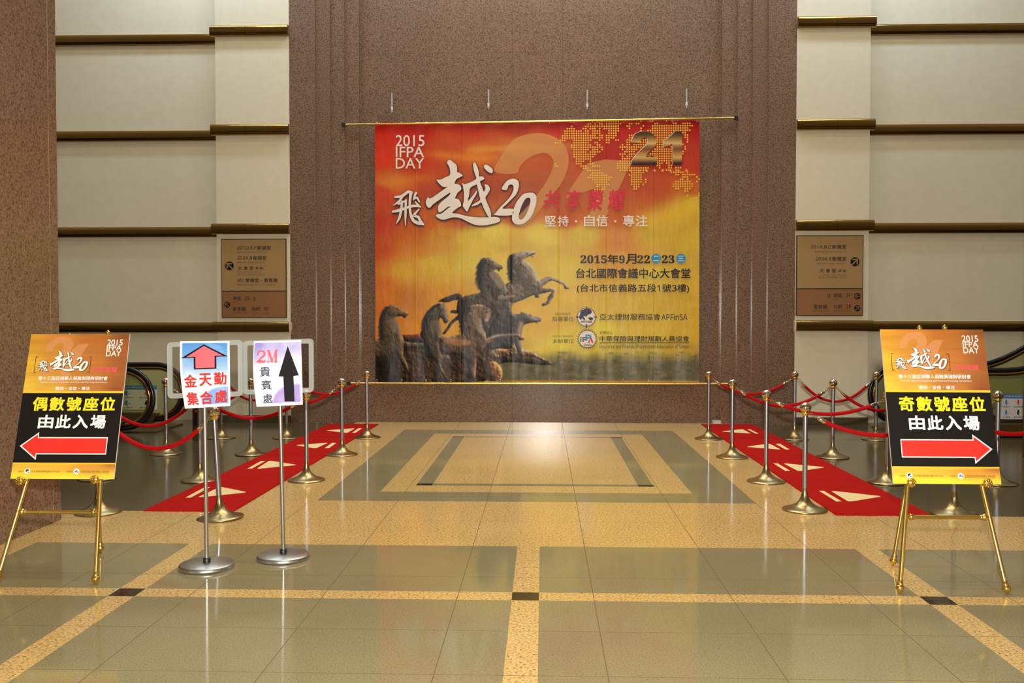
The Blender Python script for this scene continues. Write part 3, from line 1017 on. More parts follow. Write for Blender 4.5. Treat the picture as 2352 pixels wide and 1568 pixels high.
    for P_, w_ in ((fC([(1110, 160), (1060, 172), (1020, 190)]), 2.0), (fC([(545, 410), (490, 420), (440, 400)]), 2.0), (fA([(640, 318), (590, 325), (530, 318)]), 2.2),
                   (fA([(1330, 430), (1290, 425)]), 1.8), (fB([(1500, 425), (1430, 430), (1370, 420)]), 2.0)):
        C = stroke(P_, [w_, w_, w_ * 0.6][:len(P_)], (30, 24, 22), 0.95, 1)
    for P_ in (fC([(560, 960), (640, 1180), (600, 1300)]), fC([(330, 1000), (420, 1120), (470, 1300)]), fB([(520, 500), (620, 640), (640, 690)]), fB([(880, 420), (930, 520), (900, 640)]),
               fA([(560, 800), (600, 900), (590, 1000)]), fA([(930, 820), (980, 950), (1040, 1100)]), fB([(420, 860), (470, 960), (520, 1080)])):
        C = stroke(P_, [5, 8, 4], (30, 28, 30), 0.8, 3)
    # dark halo printed round the title
    halo = np.zeros(PX.shape)
    for k in ('zou', 'yue', 'dot', 'two', 'zero'):
        halo = np.maximum(halo, inside(PX, PY, CALP[k]).astype(float))
    for p_, ws in FEI:
        L, Rr = ribbon([cz(p) for p in p_], [x / 5.2256 for x in ws])
        halo = np.maximum(halo, inside(PX, PY, [(q.x, q.y) for q in L] + [(q.x, q.y) for q in Rr[::-1]]).astype(float))
    h = np.clip(blur(halo, 3) * 2.4, 0, 1) * 0.85
    C = C * (1 - h[..., None]) + np.array([70, 36, 44]) * h[..., None]
    return nx, ny, to_lin(C) * 0.84


def build_banner():
    loc = Bn((BX0 + BX1) / 2, BY1)
    root = thing('event_banner', loc, 'large red and yellow printed banner with bronze horses on the brown granite wall', 'banner')
    nx, ny, lin = paint_banner()
    tl, tr, bl, br = (861, 281), (1607, 276), (862, 877), (1606, 878)

    def pos(u, v):
        px = (tl[0] * (1 - u) + tr[0] * u) * (1 - v) + (bl[0] * (1 - u) + br[0] * u) * v
        py = (tl[1] * (1 - u) + tr[1] * u) * (1 - v) + (bl[1] * (1 - u) + br[1] * u) * v
        p = Bn(px, py)
        k = math.exp(-((1 - v) / 0.12) ** 2)           # gathers between the lower eyelets
        p.y += 0.012 * k * math.cos(u * 2 * math.pi * 13) - 0.004 * k + 0.01
        k2 = math.exp(-(v / 0.05) ** 2)
        for fx in (955, 1062, 1174, 1283, 1392, 1500):
            p.y -= 0.004 * math.exp(-((px - fx) / 1.6) ** 2)
        p.y += 0.006 * k2 * math.cos(u * 2 * math.pi * 13)
        return p
    grid_mesh('printed_cloth', nx, ny, pos, lin, M['vinyl'], root)
    L = 0.004
    f = lambda a, b: Bn(a, b, L)
    f2 = lambda a, b: Bn(a, b, L + 0.002)
    # ghost numeral 21
    c1 = lambda p: (850 + p[0] / 5.2256, 260 + p[1] / 5.2256)
    gh = MB()
    gh.flat(smooth_loop([(1137,394),(1150,360),(1175,325),(1205,310),(1245,306),(1280,318),(1300,340),(1306,375),(1290,420),(1265,450),(1225,500),(1205,520),(1180,512),(1215,470),(1250,425),(1268,390),(1270,366),(1255,352),(1240,352),(1215,362),(1195,380),(1185,398)], 4), lambda a, b: Bn(a, b, 0.001))
    gh.flat([(1350,375),(1390,366),(1450,370),(1428,420),(1400,480),(1382,520),(1340,520),(1365,470),(1385,425),(1345,440),(1300,455),(1312,430)], lambda a, b: Bn(a, b, 0.001))
    gh.build('ghost_numeral', M['v_ghost'], root, 'pale orange ghosted numeral 21 behind the title')
    mb = MB()
    calligraphy(mb, f)
    mb.build('brush_title', M['v_white'], root, 'white brush title with the numeral 20')
    for s_, bx in (('2015', (909, 310, 975, 336)), ('IFPA', (909, 337, 974, 361)), ('DAY', (909, 363, 974, 387))):
        mb = MB()
        put_text(mb, s_, bx, f, off=0.006)
        mb.build('lettering', M['v_white'], root, 'white ' + s_)
    for ch, bx in zip('共享榮耀', [(1248,437,1289,479),(1300,437,1336,482),(1348,436,1386,484),(1395,436,1436,482)]):
        mb = MB()
        put_text(mb, ch, bx, f2, off=0.012, shear=0.15)
        mb.build('lettering', M['v_rose'], root, 'crimson brush character')
    for ch, bx in zip('堅持自信專注', [(1251,496,1277,520),(1281,495,1306,520),(1341,494,1366,520),(1370,494,1396,520),(1431,494,1457,520),(1460,494,1487,520)]):
        mb = MB()
        put_text(mb, ch, bx, f, off=0.01)
        mb.build('lettering', M['v_white'], root, 'white slogan character')
    for cx in (1323, 1413):
        mb = MB()
        mb.flat(circle(cx, 508, 2.6, 12), f)
        mb.build('slogan_dot', M['v_white'], root)
    # date line
    mb = MB()
    x = 1333.0
    bd = lambda q: ''.join(chr(0x1D7CE + int(c)) for c in q)
    put_text(mb, bd('2015'), (1333, 586, 1394, 604.5), f, off=0.01)
    put_text(mb, '年', (1395, 584, 1421, 606), f, off=0.018)
    put_text(mb, bd('9'), (1422, 586, 1435, 604.5), f, off=0.01)
    put_text(mb, '月', (1437, 583, 1462, 606), f, off=0.018)
    put_text(mb, bd('22'), (1464, 586, 1493, 604.5), f, off=0.01)
    put_text(mb, bd('23'), (1520, 586, 1549, 604.5), f, off=0.01)
    mb.build('lettering', M['v_black'], root, 'black date line')
    for s_, bx, of in (('台北國際會議中心大會堂', (1323, 616, 1586, 639), .012), ('(台北市信義路五段1號3樓)', (1325, 652, 1583, 673), .008), ('亞太理財服務協會', (1377, 720, 1517, 735), .004),
                       ('APFinSA', (1519, 721, 1579, 735), .004), ('指導單位', (1268, 727, 1318, 738), 0), ('GUIDANCE', (1275, 718, 1310, 723), 0), ('主辦單位', (1269, 778, 1318, 788), 0),
                       ('HOST & ORGANIZER', (1270, 770, 1317, 774), 0), ('社團法人', (1377, 760, 1407, 767), 0), ('中華保險與理財規劃人員協會', (1377, 771, 1583, 784), .006),
                       ('Insurance and Financial Practitioners Association of Taiwan', (1377, 791, 1583, 800), 0)):
        mb = MB()
        put_text(mb, s_, bx, f, off=of)
        mb.build('lettering', M['v_black'], root)
    mb = MB()
    mb.flat([(1377, 786.5), (1583, 786.5), (1583, 788), (1377, 788)], f)
    mb.build('rule_line', M['v_black'], root)
    for cx, ch in ((1507, '二'), (1564, '三')):
        mb = MB()
        mb.flat(circle(cx, 593.5, 11, 28), f)
        rd = mb.build('date_roundel', M['v_blue'], root, 'blue disc in the date line')
        mb = MB()
        put_text(mb, ch, (cx - 6.5, 587.5, cx + 6.5, 599.5), f2, off=0.012)
        mb.build('lettering', M['v_white'], rd, 'white character')
    # emblems
    e1 = MB()
    e1.flat(circle(1347, 728, 20.5, 36), f)
    w1 = e1.build('emblem', M['v_white'], root, 'white round globe emblem')
    d1 = MB()
    d1.flat(circle(1347, 728, 21.5, 36), lambda a, b: Bn(a, b, L + 0.0012), holes=[circle(1347, 728, 20.2, 36)])
    for a, b, ww, hh in ((1347, 707.5, 1.2, 4), (1347, 748.5, 1.6, 4), (1326.5, 728, 4, 1.2), (1367.5, 728, 4, 1.2)):
        d1.flat([(a - ww, b - hh), (a + ww, b - hh), (a + ww, b + hh), (a - ww, b + hh)], f2)
    d1.flat(smooth_loop([(1332,722),(1334,714),(1342,710),(1352,709),(1359,714),(1357,720),(1351,722),(1346,727),(1342,725),(1337,731),(1333,734),(1330,728)], 3), f2)
    d1.flat(smooth_loop([(1351,730),(1357,728),(1362,731),(1360,735),(1354,734)], 3), f2)
    d1.flat(smooth_loop([(1338,729),(1341,728),(1344,733),(1341,735)], 3), f2)
    put_text(d1, 'APFinSA', (1334, 736, 1360, 741), f2, off=0.03)
    d1.build('emblem_drawing', M['v_navy'], w1)
    e2 = MB()
    e2.flat(circle(1349, 778, 20, 36), f)
    w2 = e2.build('emblem', M['v_white'], root, 'white round emblem with blue and red letters')
    d2 = MB()
    d2.flat(circle(1349, 778, 20.4, 36), lambda a, b: Bn(a, b, L + 0.001), holes=[circle(1349, 778, 19.2, 36)])
    put_text(d2, 'iF', (1333, 774, 1346, 785), f2, 0, off=0.03)
    put_text(d2, 'TAIWAN', (1340, 790, 1358, 794), f2, 0, off=0.02)
    for k in range(26):
        a0 = 2 * math.pi * k / 26
        d2.flat([(1349 + rr * math.cos(a0 + da), 778 + rr * math.sin(a0 + da)) for rr, da in ((21.4, -.05), (23.2, -.05), (23.2, .06), (21.4, .06))], f2)
    put_text(d2, 'P', (1345, 768, 1358, 782), f2, 1, off=0.04)
    d2.flat([(1350, 787), (1358, 773), (1363, 787), (1359, 787), (1356.5, 779), (1353.5, 787)], lambda a, b: Bn(a, b, L + 0.003), 2)
    d2.build('emblem_drawing', [M['v_navy'], M['v_blue'], M['v_red']], w2)
    # dotted world map
    rows = {  # row: spans of columns (column 0 at x=1276)
     0: [(16,16),(18,26),(27,27)], }
    mp = MB()

    def dots(row, cols):
        for c in cols:
            x_ = 1276.0 + 5.335 * c
            y_ = 279.2 + 5.355 * row - 0.0070 * (x_ - 1370)
            mp.flat(circle(x_, y_, 1.95, 8), f)
    R = lambda a, b: list(range(a, b + 1))
    west = {0: [16,18,19,20,21,22,23,24,25,26,27], 1: [14,15,17,19,20,22,23,24,25,26,27,28], 2: [7]+R(13,27), 3: R(5,8)+[12,13,15,16,17,19]+R(21,27),
            4: R(4,11)+[13,14]+R(16,19)+R(23,27), 5: R(4,14)+R(16,19)+R(23,26), 6: R(3,17)+[19,20]+R(22,26), 7: R(3,20)+R(22,25),
            8: [2,3,4]+R(8,15)+[19,22,23,26,27], 9: [0,1,2]+R(8,14)+[17,18,22,23], 10: R(7,15)+[18,19], 11: R(7,20), 12: R(8,14)+[16,17,18,20],
            13: R(8,13)+R(15,19), 14: R(8,17), 15: R(8,16), 16: R(9,15), 17: R(9,12)+[15], 18: [0,9,10,11,15,16], 19: [0,1,11,12,13,16,17,18,19],
            20: [12,13,14], 21: R(14,19), 22: R(16,20), 23: R(15,22), 24: R(14,24), 25: R(16,23), 26: R(17,22), 27: R(18,23), 28: R(18,21), 29: R(17,21),
            30: [17,18,20], 32: [17], 33: [21], 34: [18]}
    east = {0: [5,9,10,16], 1: [0,1,3,4,11,12,19,20,23,24,25,26], 2: [-1,0,6]+R(10,26)+[27], 3: [0,5]+R(10,25), 4: [5]+R(8,26), 5: R(9,18)+[23,24], 6: [0,1,2]+R(11,18)+[24,25],
            7: [0,1]+R(12,17)+[24,25], 8: [-1,0,6,7]+R(12,15)+[25], 9: [-1,0,5,6,7]+R(12,14)+[25], 10: [-3,-1,0]+R(2,7)+R(12,14)+[23],
            11: R(-4,6)+R(12,14)+[18,24], 12: [-3]+R(-1,3)+[5]+R(11,14)+R(15,18)+[24], 13: R(-2,2)+R(10,18)+[23], 14: [-4,-3,-2,0,1,2]+R(9,18)+[23],
            15: [-3,-1,0,1]+R(8,18), 16: R(-3,0)+R(12,18), 17: R(-4,0)+R(12,18), 18: R(-5,0)+[12,13,14,16,17], 19: R(-5,0)+[12,13,17,18],
            20: R(-5,8)+[13,17,18,20,21,22], 21: R(-4,7)+[16,17,20], 22: R(1,6)+R(18,23)+[25], 23: R(0,5)+[20,21]+R(23,28), 24: R(1,5)+[23,24,25,29], 25: R(1,5)+[7,22,23,25,30],
            26: R(1,5)+[7]+R(20,26)+[29], 27: R(1,4)+[6]+R(19,27), 28: R(2,4)+R(19,27), 29: [2,3,20,21,24,25,26], 30: [24,25], 31: [30], 32: [25,30], 33: [28,29]}
    for rw, cs in west.items():
        dots(rw, cs)
    for rw, cs in east.items():
        dots(rw, [c + 31.8 for c in cs])
    mp.build('dotted_map', M['v_dot'], root, 'yellow dotted world map')
    for k in range(8):
        mb = MB()
        cx, cy = 1449 + k * 18.2, 391.5
        mb.flat([(cx + (4.6 if i % 2 == 0 else 1.9) * math.sin(i * math.pi / 5), cy - (4.6 if i % 2 == 0 else 1.9) * math.cos(i * math.pi / 5)) for i in range(10)], f2)
        mb.build('printed_star', M['v_streak'], root)
    # metallic 21: white lip behind and colour bands
    c2 = lambda p: (1430 + p[0] / 13.067, 268 + p[1] / 13.067)
    two = smooth_loop([(270,770),(285,680),(340,560),(440,480),(600,445),(760,450),(900,510),(990,610),(1015,720),(1000,830),(940,930),(860,1010),(740,1110),(650,1210)], 3)[:-3] + [(650,1212),(1030,1212),(1030,1450),(245,1450),(275,1330),(340,1220),(430,1110),(560,990),(680,880),(740,800),(760,720),(740,650),(680,625),(610,640),(560,690),(530,790)]
    one = [(1570,435),(1780,435),(1780,1445),(1510,1445),(1510,800),(1420,860),(1225,940),(1225,710),(1340,650),(1450,570),(1530,490)]
    bands = [(435,58,36,26),(560,92,62,34),(700,168,126,66),(800,206,170,98),(900,142,100,56),(980,112,72,36),(1110,178,128,60),(1230,196,162,96),(1320,146,100,50),(1400,48,34,34),(1450,34,28,34)]
    mb = MB()
    for poly in (two, one):
        mb.flat([(x_ - 13, y_ - 7) for x_, y_ in poly], lambda a, b: Bn(*c2((a, b)), L + 0.0025))
    mb.build('numeral_edge', M['v_white'], root)
    # slice outlines into horizontal strips so that each strip carries its band colour
    for nm, poly in (('two', two), ('one', one)):
        bm = bmesh.new()
        vs = [bm.verts.new((x_, y_, 0)) for x_, y_ in poly]
        tr_ = tessellate_polygon([[Vector((x_, y_, 0)) for x_, y_ in poly]])
        for t3 in tr_:
            try:
                bm.faces.new([vs[i] for i in t3])
            except ValueError:
                pass
        for yc in range(450, 1450, 25):
            bmesh.ops.bisect_plane(bm, geom=bm.verts[:] + bm.edges[:] + bm.faces[:], plane_co=(0, yc, 0), plane_no=(0, 1, 0))
        bm.verts.ensure_lookup_table()
        ys = np.array([v.co.y for v in bm.verts])
        col = np.stack([np.interp(ys, [b[0] for b in bands], [b[k] for b in bands]) for k in (1, 2, 3)], 1)
        off = parent_world(root)
        for v in bm.verts:
            v.co = Bn(*c2((v.co.x, v.co.y)), L + 0.0045) - off
        me = bpy.data.meshes.new('metallic_numeral')
        bm.to_mesh(me)
        bm.free()
        at = me.color_attributes.new('Col', 'FLOAT_COLOR', 'POINT')
        cc = np.ones((len(ys), 4), np.float32)
        cc[:, :3] = to_lin(col)
        at.data.foreach_set('color', cc.ravel())
        me.materials.append(M['v_gold'])
        o = bpy.data.objects.new('metallic_numeral', me)
        COL.objects.link(o)
        o.parent = root
    # rods and end caps
    for nm, a, b in (('top_rod', (790, 287), (1690, 271)), ('bottom_rod', (802, 880), (1676, 881))):
        p, q = Bn(*a, 0.012), Bn(*b, 0.012)
        mb = MB()
        mb.tube([p, q], 0.016, 12)
        r_ = mb.build(nm, M['brass'], root)
        for c in (p, q):
            mb = MB()
            mb.box(c.x - 0.028, c.x + 0.028, c.y - 0.026, c.y + 0.026, c.z - 0.026, c.z + 0.026)
            mb.build('end_cap', M['black'], r_)
    for row, py in ((0, 283), (1, 873)):
        for k in range(14):
            px = 866 + k * 56.6
            yy = py + (-0.0067 * (px - 866) if row == 0 else 0)
            mb = MB()
            mb.torus(Bn(px, yy, 0.006), 0.014, 0.005, (0, 1, 0), 12, 6)
            mb.build('eyelet', M['chrome'], root)
    return root


build_banner()

# hanger rods above the banner
for i, (px, lab) in enumerate(((900, 'leftmost slim metal hanger rod on the granite above the banner'), (1122, 'slim metal hanger rod above the brush title of the banner'),
                               (1349, 'slim metal hanger rod above the dotted map of the banner'), (1577, 'rightmost slim metal hanger rod on the granite above the numeral 21'))):
    top = (208, 200, 201, 198)[i]
    p0 = W(px, top, 14.36)
    p1 = W(px, top + 50, 14.36)
    p2 = W(px, 284 - 0.0178 * (px - 861), 14.30)
    r_ = thing('hanger_rod', p1, lab, 'hanger', 'hanger rods above the banner')
    mb = MB(); mb.tube([p0 - Vector((0, 0, .03)), p1], 0.0125, 10); mb.build('tube', M['grey_box'], r_)
    mb = MB(); mb.tube([p0, p0 - Vector((0, 0, .035))], 0.016, 10); mb.tube([p0 - Vector((0, 0, .015)), p0 + Vector((0, 0.065, -.015))], 0.009, 8); mb.build('wall_bracket', M['brass'], r_)
    mb = MB(); mb.tube([p1 + Vector((0, 0, .09)), p1 + Vector((0, 0, .04))], 0.017, 10); mb.build('collar', M['white'], r_)
    mb = MB(); mb.tube([p1, p2], 0.0025, 6); mb.build('wire', M['black'], r_)


# ------------------------------------------------------------------ DIRECTORY SIGNS
def arrow_disc(mb, cx, cy, r, ang, fn, mi_d, mi_b):
    mb.flat(circle(cx, cy, r, 28), fn, mi_d)
    ca, sa = math.cos(ang), math.sin(ang)
    rot = lambda p: (cx + r * (p[0] * ca - p[1] * sa), cy + r * (p[0] * sa + p[1] * ca))
    f2 = lambda a, b: fn(a, b) + Vector((0, -0.002, 0))
    # arrow pointing up in its own frame: shaft plus two barbs
    mb.flat([rot(p) for p in [(-0.12, 1.0), (0.12, 1.0), (0.12, -0.78), (-0.12, -0.78)]], f2, mi_b)
    mb.flat([rot(p) for p in [(0, -0.95), (0.16, -0.8), (0.85, -0.02), (0.6, 0.1), (0, -0.6)]], f2, mi_b)
    mb.flat([rot(p) for p in [(0, -0.95), (-0.16, -0.8), (-0.85, -0.02), (-0.6, 0.1), (0, -0.6)]], f2, mi_b)


def directory(box, ysplit, lines, arrows, label):
    x0, y0, x1, y1 = box
    Y = PF - 0.03
    root = thing('directory_sign', W((x0 + x1) / 2, y1, Y), label, 'sign', 'wall directory signs')
    a, b = W(x0, y1, Y), W(x1, y0, Y)
    ys = W(x0, ysplit, Y).z
    mb = MB(); mb.box(a.x, b.x, Y + 0.006, PF + 0.004, a.z, b.z); mb.build('backing', M['sign_ink'], root)
    mb = MB(); mb.box(a.x + 0.012, b.x - 0.012, Y, Y + 0.01, ys + 0.008, b.z - 0.012); mb.build('upper_plate', M['bronze'], root)
    mb = MB(); mb.box(a.x + 0.012, b.x - 0.012, Y, Y + 0.01, a.z + 0.012, ys - 0.008); mb.build('lower_plate', M['bronze_dark'], root, 'darker bronze lower plate')
    f = lambda p, q: W(p, q, Y) + Vector((0, -0.002, 0))
    for s, bx, big in lines:
        mb = MB()
        put_text(mb, s, bx, f, off=0.006 if big else 0.0)
        mb.build('lettering', M['sign_ink' if big else 'sign_ink_pale'], root)
    for cx, cy, r, ang, low in arrows:
        mb = MB()
        arrow_disc(mb, cx, cy, r, ang, f, 0, 1)
        mb.build('arrow_disc', [M['ink_black'], M['bronze_dark' if low else 'bronze']], root)


dz = lambda x, y: (490 + x / 6.816, 530 + y / 6.816)
def bxl(x0, y0, x1, y1, ox=490, oy=530):
    return (ox + x0 / 6.816, oy + y0 / 6.816, ox + x1 / 6.816, oy + y1 / 6.816)


directory((509, 548, 657, 730), 668.5,
          [('201D.E.F會議室', bxl(375, 230, 903, 298), 1), ('MEETING ROOM 201D.E.F 2F', bxl(375, 322, 840, 345), 0),
           ('202A.B會議室', bxl(375, 390, 835, 455), 1), ('MEETING ROOM 202A.B 2F', bxl(375, 482, 808, 506), 0),
           ('大 會 堂', bxl(385, 552, 630, 612), 1), ('(雙 號)', bxl(648, 565, 785, 607), 1), ('PLENARY HALL 3F,4F,5F', bxl(375, 634, 755, 657), 0), ('(EVEN NUMBERED SEATS)', bxl(375, 674, 805, 698), 0),
           ('401會議室・貴賓廳', bxl(375, 740, 1005, 805), 1), ('MEETING ROOM 401・V.I.P. ROOM 4F', bxl(375, 830, 980, 856), 0),
           ('翠庭', bxl(308, 1025, 435, 1088), 1), ('2F', bxl(490, 1028, 570, 1084), 1), ('JADE', bxl(308, 1104, 382, 1130), 0), ('宴會廳', bxl(303, 1190, 508, 1255), 1), ('南軒', bxl(600, 1190, 735, 1252), 1), ('3F', bxl(785, 1190, 865, 1250), 1),
           ('BANQUET HALL', bxl(295, 1275, 548, 1304), 0), ('SOUTH LOUNGE', bxl(600, 1275, 868, 1304), 0), ('↕', bxl(615, 1030, 665, 1095), 1)],
          [(527.3, 610.3, 9.9, -math.pi / 4, 0), (521.8, 699.5, 7.0, -math.pi / 4, 1)],
          'bronze directory sign listing 201D.E.F on the left white pilaster')
R_ = lambda *a: bxl(*a, 1810, 520)
directory((1828.5, 540, 1984, 725), 663,
          [('201A,B,C會議室', R_(358, 285, 912, 352), 1), ('MEETING ROOM 201A,B,C 2F', R_(415, 382, 912, 408), 0),
           ('203A,B會議室', R_(432, 470, 912, 538), 1), ('MEETING ROOM 203A,B 2F', R_(450, 568, 908, 592), 0),
           ('大 會 堂', R_(495, 658, 750, 722), 1), ('(單 號)', R_(775, 675, 915, 718), 1), ('PLENARY HALL 3F,4F,5F', R_(510, 748, 912, 772), 0), ('(ODD NUMBERED SEATS)', R_(485, 786, 915, 812), 0),
           ('翠庭', R_(712, 1045, 845, 1110), 1), ('2F', R_(900, 1048, 985, 1106), 1), ('JADE', R_(712, 1128, 790, 1156), 0), ('宴會廳', R_(400, 1220, 612, 1285), 1), ('北軒', R_(712, 1220, 850, 1282), 1), ('3F', R_(905, 1220, 990, 1280), 1),
           ('BANQUET HALL', R_(390, 1306, 652, 1336), 0), ('NORTH LOUNGE', R_(708, 1306, 988, 1336), 0), ('↕', R_(612, 1050, 665, 1118), 1)],
          [(1963.6, 601, 10.4, math.pi / 4, 0), (1969, 680, 7.2, -math.pi / 2, 1), (1969, 707.6, 7.2, math.pi / 4, 1)],
          'bronze directory sign listing 201A,B,C on the right white pilaster')


# ------------------------------------------------------------------ CARPET RUNNERS
def runner(x0, x1, y0, y1, motifs, label, skew=0.0):
    root = thing('carpet_runner', ((x0 + x1) / 2, (y0 + y1) / 2, 0.0), label, 'carpet', 'red runners beside the tan floor')
    H = 0.012
    seams = [y0 + (y1 - y0) * k / 4 for k in range(5)]
    mb = MB()
    for k in range(4):
        mb.box(x0, x1, seams[k] + (0.004 if k else 0), seams[k + 1] - (0.004 if k < 3 else 0), 0.001, H)
    mb.box(x0 + 0.01, x1 - 0.01, y0 + 0.05, y1 - 0.05, 0.001, H - 0.003)
    mb.v = [(v[0] + skew * ((v[1] - y0) / (y1 - y0) - 0.5), v[1], v[2]) for v in mb.v]
    mb.build('pile', M['carpet'], root)
    for tri, bar in motifs:
        mb = MB()
        f = lambda a, b: Vector((a, b, H + 0.0015))
        T = [G(*p, H) for p in tri]
        B = [G(*p, H) for p in bar]
        c = sum(((p) for p in T), Vector()) / 3
        # rounded triangle
        pts = []
        for i in range(3):
            p, a_, b_ = T[i], T[i - 1], T[(i + 1) % 3]
            r_ = 0.05
            for t in (0, 0.5, 1):
                u = p + (a_ - p).normalized() * r_ * (1 - t) + (b_ - p).normalized() * r_ * t
                if t == 0.5:
                    u = u * 0.5 + p * 0.5
                pts.append((u.x, u.y))
        mb.flat(pts, f)
        mb.build('woven_arrow', M['cream'], root, 'cream arrow woven into the red pile')
        mb = MB()
        mb.flat([(p.x, p.y) for p in B], f)
        mb.build('woven_bar', M['cream'], root, 'cream bar woven into the red pile')


cL = lambda P: [(380 + x / 4.127, 840 + y / 4.127) for x, y in P]
cR = lambda P: [(1580 + x / 4.127, 840 + y / 4.127) for x, y in P]
runner(-3.36, -2.585, 7.66, 14.03,
       [(cL([(296, 1250), (785, 1199), (520, 1146)]), cL([(188, 1250), (240, 1250), (425, 1150), (372, 1150)])),
        (cL([(860, 978), (1256, 940), (985, 898)]), cL([(774, 975), (818, 975), (946, 903), (904, 903)])),
        (cL([(1228, 752), (1545, 728), (1425, 783)]), cL([(1508, 780), (1552, 780), (1620, 731), (1578, 731)])),
        (cL([(1516, 612), (1800, 591), (1722, 637)]), cL([(1768, 635), (1802, 635), (1864, 592), (1828, 592)]))],
       'red carpet runner with cream arrows along the left rope line', 0.09)
runner(2.45, 3.235, 7.69, 14.2,
       [(cR([(1350, 1183), (1850, 1237), (1525, 1290)]), cR([(1243, 1185), (1288, 1185), (1458, 1285), (1408, 1287)])),
        (cR([(900, 923), (1308, 961), (1050, 1000)]), cR([(810, 925), (852, 925), (970, 995), (925, 997)])),
        (cR([(545, 767), (772, 737), (884, 795)]), cR([(830, 740), (872, 738), (966, 793), (925, 793)])),
        (cR([(310, 622), (517, 600), (602, 643)]), cR([(563, 602), (592, 602), (670, 642), (640, 642)]))],
       'red carpet runner with cream arrows along the right rope line')


# ------------------------------------------------------------------ STANCHIONS AND ROPES
def make_stanchion():
    root = thing('rope_stanchion', (0, 0, 0), 'x', 'stanchion', 'ball top rope stanchions')
    mb = MB()
    prof = [(0.0, 0.0), (0.186, 0.0), (0.190, 0.006), (0.186, 0.012), (0.150, 0.022), (0.110, 0.036), (0.075, 0.056), (0.050, 0.082), (0.034, 0.112), (0.025, 0.145), (0.0215, 0.18), (0.0215, 0.19)]
    mb.lathe(prof, 48)
    mb.build('base', M['brushed'], root)
    mb = MB(); mb.lathe([(0.0208, 0.15), (0.0208, 0.83)], 24); mb.build('pole', M['steel'], root)
    mb = MB(); mb.lathe([(0.0208, 0.815), (0.027, 0.818), (0.027, 0.828), (0.036, 0.832), (0.036, 0.838), (0.024, 0.842), (0.024, 0.85)], 28); mb.build('collar', M['gold'], root)
    mb = MB(); mb.sphere((0, 0, 0.882), 0.0475, 32); mb.build('ball_finial', M['chrome'], root)
    return root


PROTO = make_stanchion()
ST = {}
SPOTS = [
 ('L1', -2.42, 12.49, 'ball top stanchion just left of the banner, farthest of the left inner row'),
 ('L2', -2.42, 10.92, 'ball top stanchion on the left runner edge, second from the back wall'),
 ('L3', -2.40, 9.18, 'ball top stanchion just right of the 2M sign, left inner row'),
 ('L4', -2.66, 7.42, 'leaning stanchion behind the left acrylic sign stand, nearest of the left row'),
 ('LO1', -3.53, 12.45, 'stanchion behind the 2M paper, outer side of the left runner far end'),
 ('LO2', -3.53, 10.92, 'stanchion seen between the two paper signs, outer side of the left runner'),
 ('LO3', -3.48, 9.14, 'stanchion behind the red arrow paper sign, left of its pole'),
 ('LO4', -4.57, 10.92, 'stanchion in front of the left escalator safety notice'),
 ('LO5', -4.57, 9.20, 'stanchion hidden behind the left poster board beside the escalator'),
 ('LO6', -3.77, 7.60, 'stanchion behind the left poster board with its base on the lobby floor edge'),
 ('LO7', -4.42, 12.40, 'stanchion of the far lobby row behind the leaning left stanchion'),
 ('R1', 2.26, 12.51, 'ball top stanchion just right of the banner, farthest of the right inner row'),
 ('R2', 2.24, 10.87, 'ball top stanchion second from the back wall on the right runner edge'),
 ('R3', 2.25, 9.26, 'ball top stanchion third from the back wall on the right runner edge'),
 ('R4', 2.25, 7.90, 'ball top stanchion nearest the viewer beside the right runner'),
 ('RO1', 3.43, 12.55, 'stanchion at the corner of granite and white wall, outer side of the right runner'),
 ('RO2', 3.43, 10.91, 'stanchion before the right white pilaster, outer side of the right runner'),
 ('RO3', 3.45, 9.25, 'stanchion at the left edge of the right poster board'),
 ('RO4', 4.52, 12.54, 'stanchion in front of the right escalator handrail loop'),
 ('RO5', 3.46, 7.78, 'stanchion behind the right poster board, base under the easel crossbar'),
 ('RO6', 4.53, 9.24, 'stanchion at the right edge of the right poster board'),
 ('RO7', 4.53, 10.90, 'stanchion hidden behind the top of the right poster board'),
 ('RO8', 4.60, 8.05, 'stanchion behind the right granite pier'),
]
for i, (k, x, y, lab) in enumerate(SPOTS):
    o = PROTO if i == 0 else copy_tree(PROTO)
    o.location = (x, y, 0)
    o['label'] = lab
    ST[k] = o
    if k == 'L4':
        o.rotation_euler = (0, math.radians(-3.0), 0)
        o.location.z = 0.0
bpy.context.view_layer.update()


